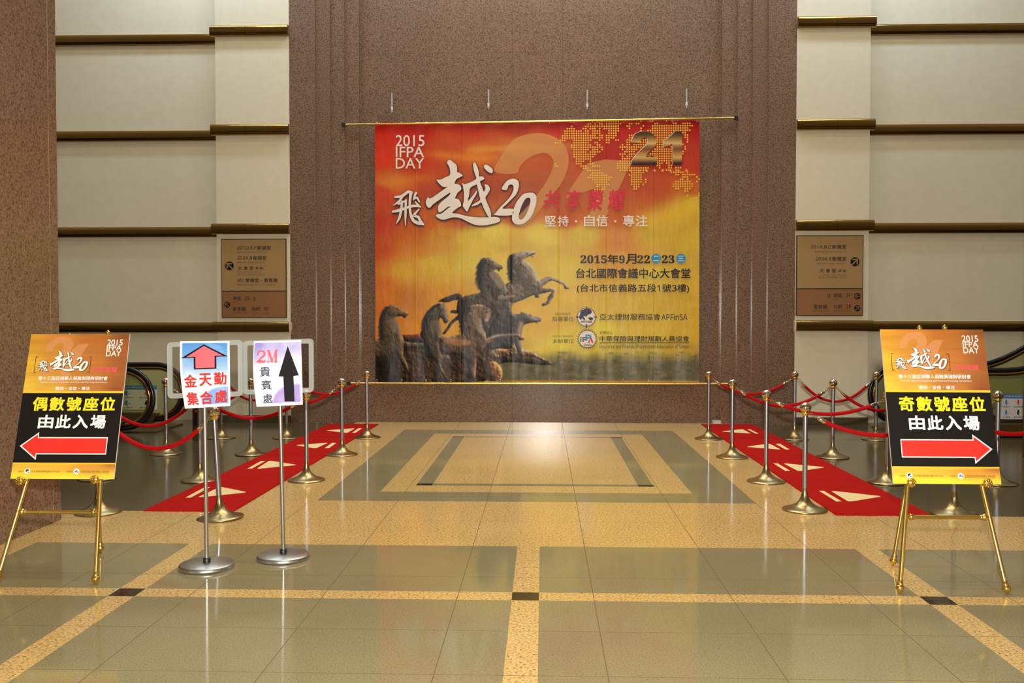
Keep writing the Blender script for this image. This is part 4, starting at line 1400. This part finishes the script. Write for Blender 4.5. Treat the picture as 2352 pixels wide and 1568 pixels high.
def rope(ka, kb, zlow, label):
    A, B = ST[ka], ST[kb]
    ta, tb = A.matrix_basis @ Vector((0, 0, 0.832)), B.matrix_basis @ Vector((0, 0, 0.832))
    d = (tb - ta); d.z = 0; d.normalize()
    a, b = ta + d * 0.036, tb - d * 0.036
    root = thing('barrier_rope', ((a.x + b.x) / 2, (a.y + b.y) / 2, zlow), label, 'rope', 'red barrier ropes')
    sag = (a.z + b.z) / 2 - zlow
    N = 48
    P = [a.lerp(b, t / N) + Vector((0, 0, -4 * sag * (t / N) * (1 - t / N))) for t in range(N + 1)]
    L = [0]
    for i in range(N):
        L.append(L[-1] + (P[i + 1] - P[i]).length)

    def at(s):
        s = max(0, min(L[-1], s))
        for i in range(N):
            if L[i + 1] >= s:
                return P[i].lerp(P[i + 1], (s - L[i]) / (L[i + 1] - L[i] + 1e-9))
        return P[-1]
    T = L[-1]
    c0, c1 = 0.075, 0.135
    mb = MB()
    mb.tube([at(c1 + (T - 2 * c1) * i / 36) for i in range(37)], 0.0185, 14)
    mb.build('velvet_cord', M['velvet'], root)
    for e_ in (0, 1):
        g = (lambda s: at(s)) if e_ == 0 else (lambda s: at(T - s))
        mb = MB(); mb.tube([g(c0), g(c0 + 0.015), g(c1 + 0.012)], [0.008, 0.0165, 0.0195], 14); mb.build('ferrule', M['chrome'], root)
        mb = MB()
        for k in range(4):
            p, q = g(0.004 + k * 0.019), g(0.024 + k * 0.019)
            dr = (q - p).normalized()
            sd = Vector((-dr.y, dr.x, 0)).normalized() if k % 2 == 0 else dr.cross(Vector((-dr.y, dr.x, 0))).normalized()
            mb.torus((p + q) / 2, 0.0115, 0.0027, sd, 12, 6)
        mb.build('chain', M['chrome'], root)


ROPES = [('L1', 'LO1', 0.60, 'red rope farthest back on the left, crossing behind the 2M sign'),
 ('L2', 'LO2', 0.61, 'red rope hanging just left of the second left stanchion'),
 ('L3', 'LO3', 0.635, 'red rope sagging below and between the two paper signs'),
 ('L4', 'LO6', 0.56, 'lowest red rope between the left poster board and the acrylic stand pole'),
 ('LO3', 'LO5', 0.55, 'red rope right of the left poster board in front of the escalator'),
 ('LO2', 'LO4', 0.60, 'red rope partly hidden behind the red arrow paper sign'),
 ('LO1', 'LO7', 0.52, 'red rope of the far left lobby row in front of the white pilaster'),
 ('R1', 'RO1', 0.615, 'red rope farthest back on the right in front of the granite wall'),
 ('R2', 'RO2', 0.61, 'red rope second from the back across the right runner'),
 ('R3', 'RO3', 0.685, 'red rope third from the back across the right runner'),
 ('R4', 'RO5', 0.655, 'nearest red rope on the right, running behind the right poster board'),
 ('RO1', 'RO4', 0.515, 'red rope in front of the right white pilaster, ending at the escalator loop'),
 ('RO2', 'RO7', 0.56, 'red rope from the pilaster stanchion to behind the right poster board'),
 ('RO3', 'RO6', 0.58, 'red rope mostly hidden behind the right poster board'),
 ('RO5', 'RO8', 0.66, 'short visible red rope between right poster board and granite pier')]
for r_ in ROPES:
    rope(*r_)


# ------------------------------------------------------------------ EASELS AND POSTER BOARDS
YB, YTOP = 5.73, 6.05


def poster(corners, label, top_line, arrow_left):
    tl, tr, bl, br = corners
    BL, BR = W(*bl, YB), W(*br, YB)
    TL, TR = W(*tl, YTOP), W(*tr, YTOP)
    zb = (BL.z + BR.z) / 2
    O = BL
    U = BR - BL
    V = ((TL - BL) + (TR - BR)) / 2
    Nn = U.cross(V).normalized()
    if Nn.y > 0:
        Nn = -Nn
    f_ = lambda a, b, l=0.0: O + U * a + V * (1 - b) + Nn * l
    root = thing('poster_board', O + U / 2, label, 'poster', 'entrance poster boards')
    mb = MB()
    sq = [(0, 0), (1, 0), (1, 1), (0, 1)]
    mb.slab(sq, lambda a, b: f_(a, b, -0.001), lambda a, b: f_(a, b, -0.012))
    mb.build('foam_panel', M['grey_edge'], root)
    ny, nx = 90, 60
    PX, PY = np.meshgrid(np.linspace(0, 1, nx + 1), np.linspace(0, 0.412, ny + 1))
    C = scatter_colour(PX * 100, PY * 250, [(0,0,226,160,50),(0,50,240,190,60),(0,100,250,210,70),(30,0,214,140,54),(30,50,218,150,56),(30,100,232,180,70),(60,0,190,112,46),(60,50,196,120,56),(60,100,196,126,64),(100,0,142,84,40),(100,50,160,92,46),(100,100,150,84,46)], 2.6)
    C *= 0.93 * (1 + 0.16 * (fbm(PX.shape, 40, 6, 4, 31) - 0.5))[..., None]
    grid_mesh('upper_print', nx, ny, lambda u, v: f_(u, v * 0.412, 0.0004), to_lin(C), M['board'], root, 'golden brown upper print')
    PX, PY = np.meshgrid(np.linspace(0, 1, 41), np.linspace(0, 1, 21))
    C = scatter_colour(PX * 100, PY * 60, [(0,0,226,180,60),(0,60,244,220,60),(50,60,246,222,60),(100,60,240,206,60),(50,0,232,180,60),(100,0,176,110,50),(70,10,214,150,56)], 2.6)
    grid_mesh('lower_print', 40, 20, lambda u, v: f_(u, 0.896 + v * 0.104, 0.0004), to_lin(C), M['board'], root, 'yellow lower print')
    q = lambda mb, x0, y0, x1, y1, l, mi=0: mb.flat([(x0, y0), (x1, y0), (x1, y1), (x0, y1)], lambda a, b: f_(a, b, l), mi)
    mb = MB(); q(mb, 0, 0.412, 1, 0.896, 0.0004); mb.build('black_panel', M['panel_black'], root, 'black centre panel')
    mb = MB(); q(mb, 0, 0.405, 1, 0.419, 0.0008); mb.build('gold_rule', M['gold_line'], root)
    mb = MB(); q(mb, 0, 0.893, 1, 0.902, 0.0008); mb.build('gold_rule', M['gold_line'], root)
    g = lambda a, b: f_(a, b, 0.0014)
    # ghost 21
    mb = MB()
    g0 = lambda a, b: f_(a, b, 0.0008)
    mb.flat(smooth_loop([(0.17,0.12),(0.2,0.06),(0.28,0.022),(0.37,0.02),(0.43,0.045),(0.44,0.09),(0.4,0.15),(0.3,0.25),(0.2,0.3),(0.14,0.3),(0.26,0.2),(0.33,0.12),(0.35,0.085),(0.32,0.065),(0.27,0.075),(0.23,0.12)], 3), g0)
    mb.flat([(0.5,0.075),(0.6,0.07),(0.5,0.2),(0.4,0.36),(0.3,0.36),(0.42,0.18),(0.4,0.14)], g0)
    mb.build('ghost_numeral', M['ghost'], root)
    # brush title with bracket
    tx0, tx1, ty0, ty1 = 0.112, 0.615, 0.122, 0.268
    cm = lambda a, b, l: f_(tx0 + (a - 901) / (1232 - 901) * (tx1 - tx0), ty0 + (b - 367) / (518 - 367) * (ty1 - ty0), l)
    mb = MB()
    for dx, dy in ((3, 3), (-3, 2), (2, -3), (4, 5)):
        calligraphy(mb, lambda a, b: cm(a + dx, b + dy, 0.0011 + 0.00005 * dx))
    mb.build('title_outline', M['brown_ink'], root)
    mb = MB(); calligraphy(mb, lambda a, b: cm(a, b, 0.0018)); mb.build('brush_title', M['bright_white'], root)
    for xa, s in ((0.082, 1), (0.64, -1)):
        mb = MB()
        q(mb, xa - 0.003, 0.165, xa + 0.003, 0.275, 0.0014)
        q(mb, min(xa, xa + s * 0.022), 0.163, max(xa, xa + s * 0.022), 0.168, 0.0014)
        q(mb, min(xa, xa + s * 0.022), 0.272, max(xa, xa + s * 0.022), 0.277, 0.0014)
        mb.build('bracket', M['brown_ink'], root)
    for s_, bx, of in (('2015', (0.785, 0.04, 0.94, 0.083), .006), ('IFPA', (0.785, 0.083, 0.935, 0.118), .006), ('DAY', (0.785, 0.12, 0.935, 0.16), .006), ('第十三屆亞洲華人保險與理財研討會', (0.135, 0.302, 0.83, 0.33), .01),
                       ('13th Asia Chinese Insurance and Financial Planning Convention', (0.15, 0.338, 0.83, 0.352), 0), ('堅持・自信・專注', (0.32, 0.375, 0.665, 0.40), .008)):
        mb = MB()
        put_text(mb, s_, bx, g, off=of)
        mb.build('lettering', M['bright_white'], root, 'white line on the golden print')
    mb = MB()
    put_text(mb, '共享榮耀', (0.67, 0.236, 0.915, 0.275), g, off=0.01, shear=0.12)
    mb.build('lettering', M['rose_ink'], root, 'small crimson brush line')
    mb = MB()
    for k, ch in enumerate(top_line):
        x0 = 0.115 + k * 0.168
        put_text(mb, ch, (x0, 0.447, x0 + 0.148, 0.543), g, off=0.021)
    mb.build('lettering', M['yellow_ink'], root, 'large yellow line')
    mb = MB()
    for k, ch in enumerate('由此入場'):
        x0 = 0.195 + k * 0.172
        put_text(mb, ch, (x0, 0.57, x0 + 0.15, 0.663), g, off=0.02)
    mb.build('lettering', M['bright_white'], root, 'large white line')
    # arrow
    ar = [(0.10, 0.722), (0.78, 0.722), (0.78, 0.688), (0.955, 0.782), (0.78, 0.875), (0.78, 0.838), (0.10, 0.838)]
    if arrow_left:
        ar = [(1 - x, y) for x, y in ar]
        ar = [(x + 0.0, y) for x, y in ar]
    cx = sum(p[0] for p in ar) / 7
    sg = -1 if arrow_left else 1
    mb = MB(); mb.flat(ar, g); a0 = mb.build('arrow', M['bright_white'], root, 'white edged red arrow')
    inn = [(0.108, 0.729), (0.788, 0.729), (0.788, 0.703), (0.935, 0.782), (0.788, 0.860), (0.788, 0.831), (0.108, 0.831)]
    if arrow_left:
        inn = [(1 - x, y) for x, y in inn]
    mb = MB(); mb.flat(inn, lambda a, b: f_(a, b, 0.0022)); mb.build('arrow_fill', M['red_ink'], a0)
    # credits
    for s_, bx in (('指導單位', (0.065, 0.946, 0.125, 0.957)), ('亞太理財服務協會APFinSA', (0.19, 0.944, 0.47, 0.958)), ('主辦單位', (0.53, 0.946, 0.6, 0.957)), ('中華保險與理財規劃人員協會', (0.67, 0.944, 0.95, 0.957))):
        mb = MB()
        put_text(mb, s_, bx, g)
        mb.build('lettering', M['brown_ink'], root, 'tiny dark credit line')
    mb = MB()
    q(mb, 0.67, 0.960, 0.95, 0.9615, 0.0014)
    mb.build('rule_line', M['brown_ink'], root)
    for cx_, cols in ((0.155, 0), (0.632, 1)):
        mb = MB()
        mb.flat(circle(cx_, 0.95, 0.027, 24, 0.0185), lambda a, b: f_(a, b, 0.0016))
        em = mb.build('emblem', M['bright_white'], root)
        mb = MB()
        gg = lambda a, b: f_(a, b, 0.0022)
        if cols == 0:
            mb.flat(smooth_loop([(0.137,0.947),(0.15,0.937),(0.168,0.94),(0.165,0.948),(0.153,0.951),(0.147,0.958)], 3), gg, 0)
            mb.flat(circle(0.168, 0.957, 0.006, 10, 0.004), gg, 0)
        else:
            mb.flat([(0.615,0.956),(0.622,0.943),(0.64,0.94),(0.632,0.956)], gg, 1)
            mb.flat([(0.636,0.958),(0.645,0.943),(0.654,0.958)], gg, 2)
        mb.build('emblem_drawing', [M['navy_ink'], M['blue_ink'], M['red_ink']], em)
    return f_


def easel(fl, fr, fb, tl, tr, yt, rear_top, rests, label):
    FL, FR, FB = G(*fl), G(*fr), G(*fb)
    TL, TR = W(*tl, yt), W(*tr, yt)
    RT = W(*rear_top, 6.19)
    root = thing('easel', ((FL + FR) / 2), label, 'easel', 'brass display easels')

    def leg(a, b, r=0.0135):
        d = (b - a).normalized()
        mb = MB()
        mb.tube([a + d * 0.05, b], r, 14)
        lg = mb.build('leg', M['brass'], root)
        mb = MB()
        mb.lathe([(0.001, 0.0), (0.006, 0.004), (0.009, 0.012), (0.021, 0.024), (0.026, 0.034), (0.024, 0.046), (0.015, 0.054), (0.019, 0.058), (0.019, 0.064), (0.0145, 0.07), (0.0145, 0.082)], 20, a, axis=d)
        mb.build('foot', M['gold'], lg)
        return lg
    l1, l2 = leg(FL, TL), leg(FR, TR)
    leg(FB, RT, 0.012)
    for p in (TL, TR):
        mb = MB(); mb.lathe([(0.0135, -0.01), (0.018, 0.0), (0.013, 0.008), (0.006, 0.016), (0.001, 0.022)], 16, p); mb.build('finial', M['gold'], root)
    # crossbar
    t = 0.27
    a, b = FL.lerp(TL, t), FR.lerp(TR, t)
    d = (b - a).normalized()
    mb = MB(); mb.tube([a, b], 0.0125, 14)
    for p, s in ((a, 1), (b, -1)):
        q0 = p + d * s * 0.02
        mb.lathe([(0.012, 0), (0.02, 0.004), (0.023, 0.012), (0.02, 0.02), (0.014, 0.024), (0.017, 0.03), (0.012, 0.038)], 16, q0, axis=d * s)
    mb.build('crossbar', M['brass'], root)
    mb = MB(); mb.tube([TL - (TL - FL) * 0.035, TR - (TR - FR) * 0.035], 0.010, 12)
    mid = (TL + TR) / 2 - (TL - FL) * 0.035
    mb.tube([mid, RT], 0.008, 10)
    mb.build('top_bar', M['brass'], root)
    for (px, py), lf, lt in zip(rests, (FL, FR), (TL, TR)):
        c = W(px, py, YB - 0.012)
        k = (c.z - lf.z) / (lt.z - lf.z)
        pl = lf.lerp(lt, k)
        mb = MB()
        mb.tube([pl, Vector((pl.x, c.y, c.z - 0.016)), Vector((c.x, c.y - 0.006, c.z - 0.018))], 0.008, 10)
        mb.lathe([(0.001, 0.018), (0.018, 0.016), (0.027, 0.008), (0.029, 0.0), (0.024, -0.004)], 20, c + Vector((0, -0.003, 0)), axis=(0, -1, 0.1))
        for j in range(8):
            aa = j * math.pi / 4
            mb.sphere(c + Vector((0.018 * math.cos(aa), -0.014, 0.018 * math.sin(aa))), 0.0075, 10)
        mb.build('board_rest', M['gold'], root)


poster(((75, 768), (295, 766), (24, 1099), (261, 1100)), 'poster board with yellow line and red arrow pointing left, on the left easel', '偶數號座位', True)
poster(((2024, 756), (2256, 757), (2052, 1110), (2300, 1112)), 'poster board with yellow line and red arrow pointing right, on the right easel', '奇數號座位', False)
easel((-8, 1338), (219, 1343), (231, 1270), (160, 772), (248, 764), 6.12, (215, 800), ((46, 1104), (218, 1101)), 'brass tripod easel at the left holding the left arrow poster')
easel((2066, 1364), (2315, 1366), (2050, 1300), (2112, 753), (2170, 752), 6.12, (2135, 800), ((2093, 1108), (2268, 1109)), 'brass tripod easel at the right holding the right arrow poster')


# ------------------------------------------------------------------ ACRYLIC SIGN STANDS AND TAPED PAPERS
def rrect(x0, y0, x1, y1, r, n=5):
    out = []
    for cx, cy, a0 in ((x1 - r, y0 + r, -90), (x1 - r, y1 - r, 0), (x0 + r, y1 - r, 90), (x0 + r, y0 + r, 180)):
        for i in range(n + 1):
            a = math.radians(a0 + 90 * i / n)
            out.append((cx + r * math.cos(a), cy + r * math.sin(a)))
    return out


def sign_stand(base_px, frame, tilt, label):
    b = G(*base_px)
    Y = b.y
    root = thing('sign_stand', b, label, 'sign stand', 'acrylic sign stands')
    mb = MB()
    mb.lathe([(0.0, 0.0), (0.178, 0.0), (0.18, 0.012), (0.176, 0.026), (0.166, 0.033), (0.03, 0.038), (0.0, 0.038)], 56, b)
    mb.build('base', M['satin'], root)
    mb = MB(); mb.lathe([(0.024, 0.036), (0.024, 0.062), (0.02, 0.066), (0.014, 0.066)], 24, b); mb.build('base_collar', M['black'], root)
    x0, y0, x1, y1 = frame
    cpx = (x0 + x1) / 2
    top = W(tilt[0], tilt[1], Y)
    mb = MB(); mb.tube([b + Vector((0, 0, 0.06)), top], 0.0135, 18); mb.build('pole', M['satin'], root)
    A, B_ = W(x0, y1, Y - 0.03), W(x1, y0, Y - 0.03)
    sl = math.radians(2.0)
    cxw = (A.x + B_.x) / 2

    def f(a, z, y):
        return Vector((a, Y + y, z + (a - cxw) * math.tan(sl)))
    o = rrect(A.x, A.z, B_.x, B_.z, 0.03)
    i_ = rrect(A.x + 0.032, A.z + 0.032, B_.x - 0.032, B_.z - 0.032, 0.008)
    for yy in (-0.030, -0.020):
        mb = MB()
        mb.slab(o, lambda a, z: f(a, z, yy), lambda a, z: f(a, z, yy + 0.003))
        mb.build('acrylic_sheet', M['acrylic'], root, 'clear acrylic sheet')
    mb = MB()
    mb.flat(o, lambda a, z: f(a, z, -0.0315), holes=[i_])
    mb.flat(o, lambda a, z: f(a, z, -0.0155), holes=[i_])
    n = len(o)
    for L_ in (o, i_):
        vs = [f(*p, -0.0315) for p in L_] + [f(*p, -0.0155) for p in L_]
        mb.add(vs, [(k, (k + 1) % n, (k + 1) % n + n, k + n) for k in range(n)])
    mb.build('frame_edge', M['acrylic_edge'], root, 'frosted acrylic border')
    tz = W(cpx, y1, Y).z
    mb = MB(); mb.box(top.x - 0.02, top.x + 0.02, Y - 0.016, Y + 0.014, tz - 0.02, tz + 0.05); mb.build('clamp', M['satin'], root)
    return Y


def paper_sheet(Y, corners, label, paint, extra):
    """taped sheet whose lower half bows off the acrylic; corners tl,tr,br,bl in the photo"""
    tl, tr, br, bl = corners
    fy = Y - 0.036

    def f(u, v, l=0.0):
        px = (tl[0] * (1 - u) + tr[0] * u) * (1 - v) + (bl[0] * (1 - u) + br[0] * u) * v
        if v > 0.0:
            px += -6 * math.sin(math.pi * v) * (1 - u) * 0.8 * (1 if bl[0] > tl[0] + 5 else 0)
        py = (tl[1] * (1 - u) + tr[1] * u) * (1 - v) + (bl[1] * (1 - u) + br[1] * u) * v
        return W(px, py, fy - l - 0.02 * max(0, v - 0.5) ** 2 * 4 * 0.6)
    root = thing('paper_sign', f(0.5, 1.0), label, 'paper sign', 'taped paper signs')
    nx, ny = 40, 60
    PX, PY = np.meshgrid(np.linspace(0, 1, nx + 1), np.linspace(0, 1, ny + 1))
    C = paint(PX, PY)
    grid_mesh('sheet', nx, ny, f, to_lin(C), M['paper_print'], root)
    extra(root, f)


def fill_grid(mb, poly, fn, mi=0):
    mb.flat(poly, fn, mi)


YA = sign_stand((475, 1303), (385, 783, 557, 912), (470, 930), 'chrome pole stand with acrylic frame holding the red arrow paper')
YC = sign_stand((651, 1282), (558, 780, 720, 903), (643, 905), 'chrome pole stand with acrylic frame holding the 2M paper')


def paint_blue(PX, PY):
    C = np.ones(PX.shape + (3,)) * np.array([246, 246, 242.])
    n = fbm(PX.shape, 14, 12, 4, 41)
    k = np.clip(1.0 - PY / 0.56, 0, 1) ** 0.5 * np.clip(0.35 + 1.3 * n, 0, 1)
    k *= (PX > 0.03) & (PX < 0.97) & (PY > 0.02)
    C = C * (1 - k[..., None]) + np.array([70, 138, 212]) * k[..., None]
    d = np.hypot((PX - 0.86) / 0.52, (PY - 1.0) / 0.33)
    k = (np.clip((1 - d) * 9, 0, 1) * (0.5 + 0.5 * fbm(PX.shape, 8, 8, 3, 42))) * (PX < 0.975) * (PY < 0.965)
    C = C * (1 - k[..., None]) + np.array([92, 140, 216]) * k[..., None]
    return C


def red_sign(root, f):
    ar = [(0.48, 0.048), (0.965, 0.235), (0.73, 0.238), (0.73, 0.42), (0.275, 0.425), (0.275, 0.247), (0.02, 0.252)]
    inn = [(0.48, 0.072), (0.86, 0.222), (0.695, 0.223), (0.695, 0.402), (0.31, 0.406), (0.31, 0.232), (0.13, 0.235)]
    mb = MB(); mb.flat(ar, lambda a, b: f(a, b, 0.001)); a0 = mb.build('arrow', M['ink_black'], root, 'black edged red arrow pointing up')
    mb = MB(); mb.flat(inn, lambda a, b: f(a, b, 0.002)); mb.build('arrow_fill', M['pink_ink'], a0)
    for mi, (dx, dy, l) in enumerate(((0.006, 0.005, 0.0012), (0, 0, 0.002))):
        for ch, bx in zip('金天勤集合處', [(0.06,0.50,0.315,0.685),(0.37,0.485,0.62,0.675),(0.67,0.475,0.925,0.665),(0.07,0.76,0.315,0.955),(0.355,0.755,0.62,0.95),(0.67,0.745,0.93,0.935)]):
            mb = MB()
            put_text(mb, ch, (bx[0] + dx, bx[1] + dy, bx[2] + dx, bx[3] + dy), lambda a, b: f(a, b, l), off=0.012)
            mb.build('lettering' if mi else 'lettering_shadow', M['navy_ink'] if mi == 0 else M['red_ink'], root, 'red character' if mi else 'dark drop shadow of a red character')


paper_sheet(YA, ((414, 783.5), (527, 783), (529, 932), (425, 938)), 'white and blue paper with a black edged red arrow pointing up', paint_blue, red_sign)


def paint_lilac(PX, PY):
    C = np.ones(PX.shape + (3,)) * np.array([244, 244, 246.])
    n = fbm(PX.shape, 16, 14, 4, 51)
    k = np.clip(1 - PY / 0.45 - 0.35 * PX, 0, 1) ** 0.6 * np.clip(0.3 + 1.2 * n, 0, 1) * (PX > 0.02) * (PY > 0.02)
    C = C * (1 - k[..., None]) + np.array([138, 128, 206]) * k[..., None]
    d = np.hypot((PX - 0.85) / 0.54, (PY - 1.0) / 0.35)
    k = (np.clip((1 - d) * 9, 0, 1) * (0.45 + 0.5 * fbm(PX.shape, 8, 8, 3, 52))) * (PX < 0.975) * (PY < 0.965) * (PX > 0.31)
    C = C * (1 - k[..., None]) + np.array([138, 112, 200]) * k[..., None]
    return C


def lilac_sign(root, f):
    ar = [(0.715, 0.088), (0.935, 0.545), (0.825, 0.553), (0.825, 0.945), (0.61, 0.94), (0.615, 0.556), (0.515, 0.552)]
    mb = MB(); mb.flat(ar, lambda a, b: f(a, b, 0.0012)); mb.build('arrow', M['ink_black'], root, 'tall black arrow pointing up')
    mb = MB()
    t = lambda a, b: f(a, b, 0.0018)
    g2 = lambda a, b: t(0.07 + a * 0.19, 0.145 + b * 0.185)
    put_stroke(mb, [(0.14, 0.3), (0.2, 0.1), (0.5, 0.04), (0.84, 0.16), (0.8, 0.4), (0.5, 0.62), (0.12, 0.9)], [0.2, 0.16, 0.12, 0.22, 0.24, 0.18, 0.14], g2)
    put_stroke(mb, [(0.1, 0.9), (0.5, 0.9), (0.86, 0.92), (0.95, 0.76)], [0.2, 0.22, 0.18, 0.08], g2)
    gm = lambda a, b: t(0.275 + a * 0.23, 0.145 + b * 0.185)
    for (p, q_, ww) in (((0.16, 0.04), (0.16, 0.96), 0.07), ((0.84, 0.04), (0.84, 0.96), 0.2), ((0.2, 0.04), (0.5, 0.94), 0.2), ((0.82, 0.04), (0.5, 0.94), 0.08),
                        ((0.02, 0.96), (0.32, 0.96), 0.08), ((0.66, 0.96), (1.0, 0.96), 0.08), ((0.02, 0.04), (0.3, 0.04), 0.08), ((0.78, 0.04), (1.0, 0.04), 0.08)):
        put_stroke(mb, [p, q_], ww, gm)
    mb.build('lettering', M['pink_ink'], root, 'red 2M lettering')
    mb = MB()
    for ch, bx in zip('貴賓處', [(0.135, 0.395, 0.35, 0.545), (0.155, 0.6, 0.36, 0.745), (0.155, 0.81, 0.355, 0.955)]):
        put_text(mb, ch, bx, t, off=0.01)
    mb.build('lettering', M['navy_ink'], root, 'dark characters in a column')


paper_sheet(YC, ((583.5, 783.5), (691.5, 780.5), (695.5, 929), (589.5, 934)), 'white and lilac paper with red 2M and a tall black arrow', paint_lilac, lilac_sign)


# ------------------------------------------------------------------ ESCALATORS
def escalator(sg, x0, label, notice, text):
    """newel ends face the middle of the hall, the run climbs outwards"""
    root = thing('escalator', (x0 + sg * 1.5, 13.4, 0), label, 'escalator')
    zc, r = 0.50, 0.43
    run = 1.45
    slope = math.tan(math.radians(30))

    def loop(off):
        rr = r - off
        P = []
        P.append((x0 + sg * (r + 2.6), zc - rr))
        P.append((x0 + sg * (r + 0.4), zc - rr))
        for i in range(25):
            a = -math.pi / 2 - math.pi * i / 24
            P.append((x0 + sg * (r + rr * math.cos(a)), zc + rr * -math.sin(a) * -1))
        P.append((x0 + sg * (r + 0.3), zc + rr))
        P.append((x0 + sg * run, zc + rr))
        for t in (0.25, 0.5, 0.75, 1.0):
            P.append((x0 + sg * (run + 0.7 * t), zc + rr + 0.35 * slope * t * t))
        bx, bz = P[-1]
        P.append((bx + sg * 3.5, bz + 3.5 * slope))
        return P
    for y in (12.85, 14.0):
        dx = 0.0
        mb = MB()
        mb.tube([(x + dx, y, z) for x, z in loop(0)], 0.033, 12)
        mb.build('handrail', M['rubber'], root)
        mb = MB()
        mb.tube([(x + dx, y, z) for x, z in loop(0.055)], 0.028, 10)
        mb.build('handrail_guide', M['brass_rail'], root)
        P = loop(0.08)
        top = P[2:]
        poly = [p for p in top]
        ex, ez = top[-1]
        poly = poly + [(ex, ez - 1.0), (x0 + sg * (run + 0.9), zc - r + 0.25), (x0 + sg * (r + 0.4), zc - r + 0.1)]
        mb = MB()
        mb.slab(poly, lambda a, b: Vector((a + dx, y - 0.006, b)), lambda a, b: Vector((a + dx, y + 0.006, b)))
        mb.build('glass_panel', M['glass'], root)
        # bronze skirt under the glass
        sk = [(x0 + sg * 0.5, 0.02), (x0 + sg * 0.42, 0.17), (x0 + sg * (run + 0.5), 0.19), (x0 + sg * (run + 4.6), 0.19 + 4.1 * slope), (x0 + sg * (run + 4.6), 0.02)]
        mb = MB()
        mb.slab(sk, lambda a, b: Vector((a, y - 0.07, b)), lambda a, b: Vector((a, y + 0.07, b)))
        mb.build('skirt', M['truss'], root)
    mb = MB()
    for k in range(12):
        xa = x0 + sg * (run - 0.2 + k * 0.36)
        h = 0.02 + max(0, k - 1) * 0.36 * slope
        mb.box(min(xa, xa + sg * 0.36), max(xa, xa + sg * 0.36), 12.93, 13.92, 0.01, h + 0.06)
    mb.build('steps', M['dark_step'], root)
    mb = MB(); mb.box(min(x0, x0 + sg * (run - 0.2)), max(x0, x0 + sg * (run - 0.2)), 12.93, 13.92, 0.001, 0.02); mb.build('comb_plate', M['truss'], root)
    # safety notice on the glass
    a0, b0, a1, b1, y = notice
    A, B_ = W(a0, b1, y), W(a1, b0, y)
    fy = y - 0.012
    bar = B_.z - (B_.z - A.z) * 0.17
    mb = MB(); mb.box(A.x, B_.x, fy, fy + 0.003, A.z, bar)
    nt_ = mb.build('safety_notice', M['notice_white'], root, 'white safety notice with a blue heading')
    mb = MB(); mb.box(A.x, B_.x, fy - 0.0005, fy + 0.003, bar, B_.z); mb.build('notice_heading', M['blue_ink'], nt_)
    wd, ht = B_.x - A.x, bar - A.z
    f = lambda u, v: Vector((A.x + u * wd, fy - 0.002, bar - v * ht))
    mb = MB()
    put_text(mb, text, (0.06, -0.155, 0.94, -0.06), f, 0)
    put_text(mb, '請緊握扶手', (0.08, 0.36, 0.42, 0.44), f, 1)
    put_text(mb, '請站穩踏階', (0.56, 0.36, 0.94, 0.44), f, 1)
    put_text(mb, '小心腳步', (0.08, 0.86, 0.42, 0.94), f, 1)
    put_text(mb, '請勿奔跑', (0.56, 0.86, 0.94, 0.94), f, 1)
    for cx, cy, mi in ((0.25, 0.17, 2), (0.75, 0.17, 3), (0.25, 0.66, 2), (0.75, 0.66, 1)):
        mb.flat(circle(cx, cy - 0.09, 0.03, 12, 0.035), f, mi)
        put_stroke(mb, [(cx, cy - 0.04), (cx - 0.02, cy + 0.05), (cx + 0.03, cy + 0.13)], [0.07, 0.07, 0.03], f, mi)
        put_stroke(mb, [(cx, cy), (cx + 0.09, cy + 0.04)], 0.025, f, mi)
    mb.build('notice_print', [M['notice_white'], M['ink_black'], M['blue_ink'], M['red_ink']], nt_)


escalator(-1, -5.56, 'escalator with black handrail loops behind the left poster board', (268, 885, 361, 940, 13.97), 'Escalator Safety Guidelines')
escalator(1, 4.95, 'escalator with black handrail loop behind the right poster board', (2296, 905, 2352, 962, 12.82), '電扶梯安全須知')


def indicator_post(p, y0z, label, lamps):
    root = thing('indicator_post', p, label, 'post', 'bronze indicator posts')
    mb = MB()
    o = rrect(-0.055, -0.04, 0.055, 0.04, 0.02)
    mb.slab(o, lambda a, b: Vector((p.x + a, p.y + b, 0.002)), lambda a, b: Vector((p.x + a, p.y + b, y0z)))
    mb.build('post_body', M['truss'], root)
    mb = MB(); mb.box(p.x - 0.03, p.x + 0.03, p.y - 0.046, p.y - 0.03, y0z - 0.42, y0z - 0.05); mb.build('black_window', M['black'], root)
    for k in range(lamps):
        mb = MB(); mb.sphere((p.x, p.y - 0.046, y0z - 0.1 - 0.13 * k), 0.022, 14); mb.build('lamp_lens', M['red_lamp'], root)


indicator_post(Vector((5.75, 11.0, 0)), 0.78, 'bronze post with red lamps beside the right granite pier', 3)
indicator_post(Vector((-4.66, 12.15, 0)), 0.62, 'short bronze post behind the left acrylic stand pole', 2)

# small things on the floor by the wall
p = G(1643, 972)
t_ = thing('socket_box', (p.x, 14.29, 0), 'small grey box on the floor at the foot of the granite wall', 'box')
mb = MB()
mb.slab(rrect(-0.065, 0.0, 0.065, 0.06, 0.008), lambda a, b: Vector((p.x + a, 14.24, b)), lambda a, b: Vector((p.x + a, 14.34, b)))
mb.build('housing', M['grey_box'], t_)
mb = MB(); mb.box(p.x - 0.05, p.x + 0.05, 14.236, 14.24, 0.012, 0.046); mb.build('face_plate', M['notice_white'], t_)
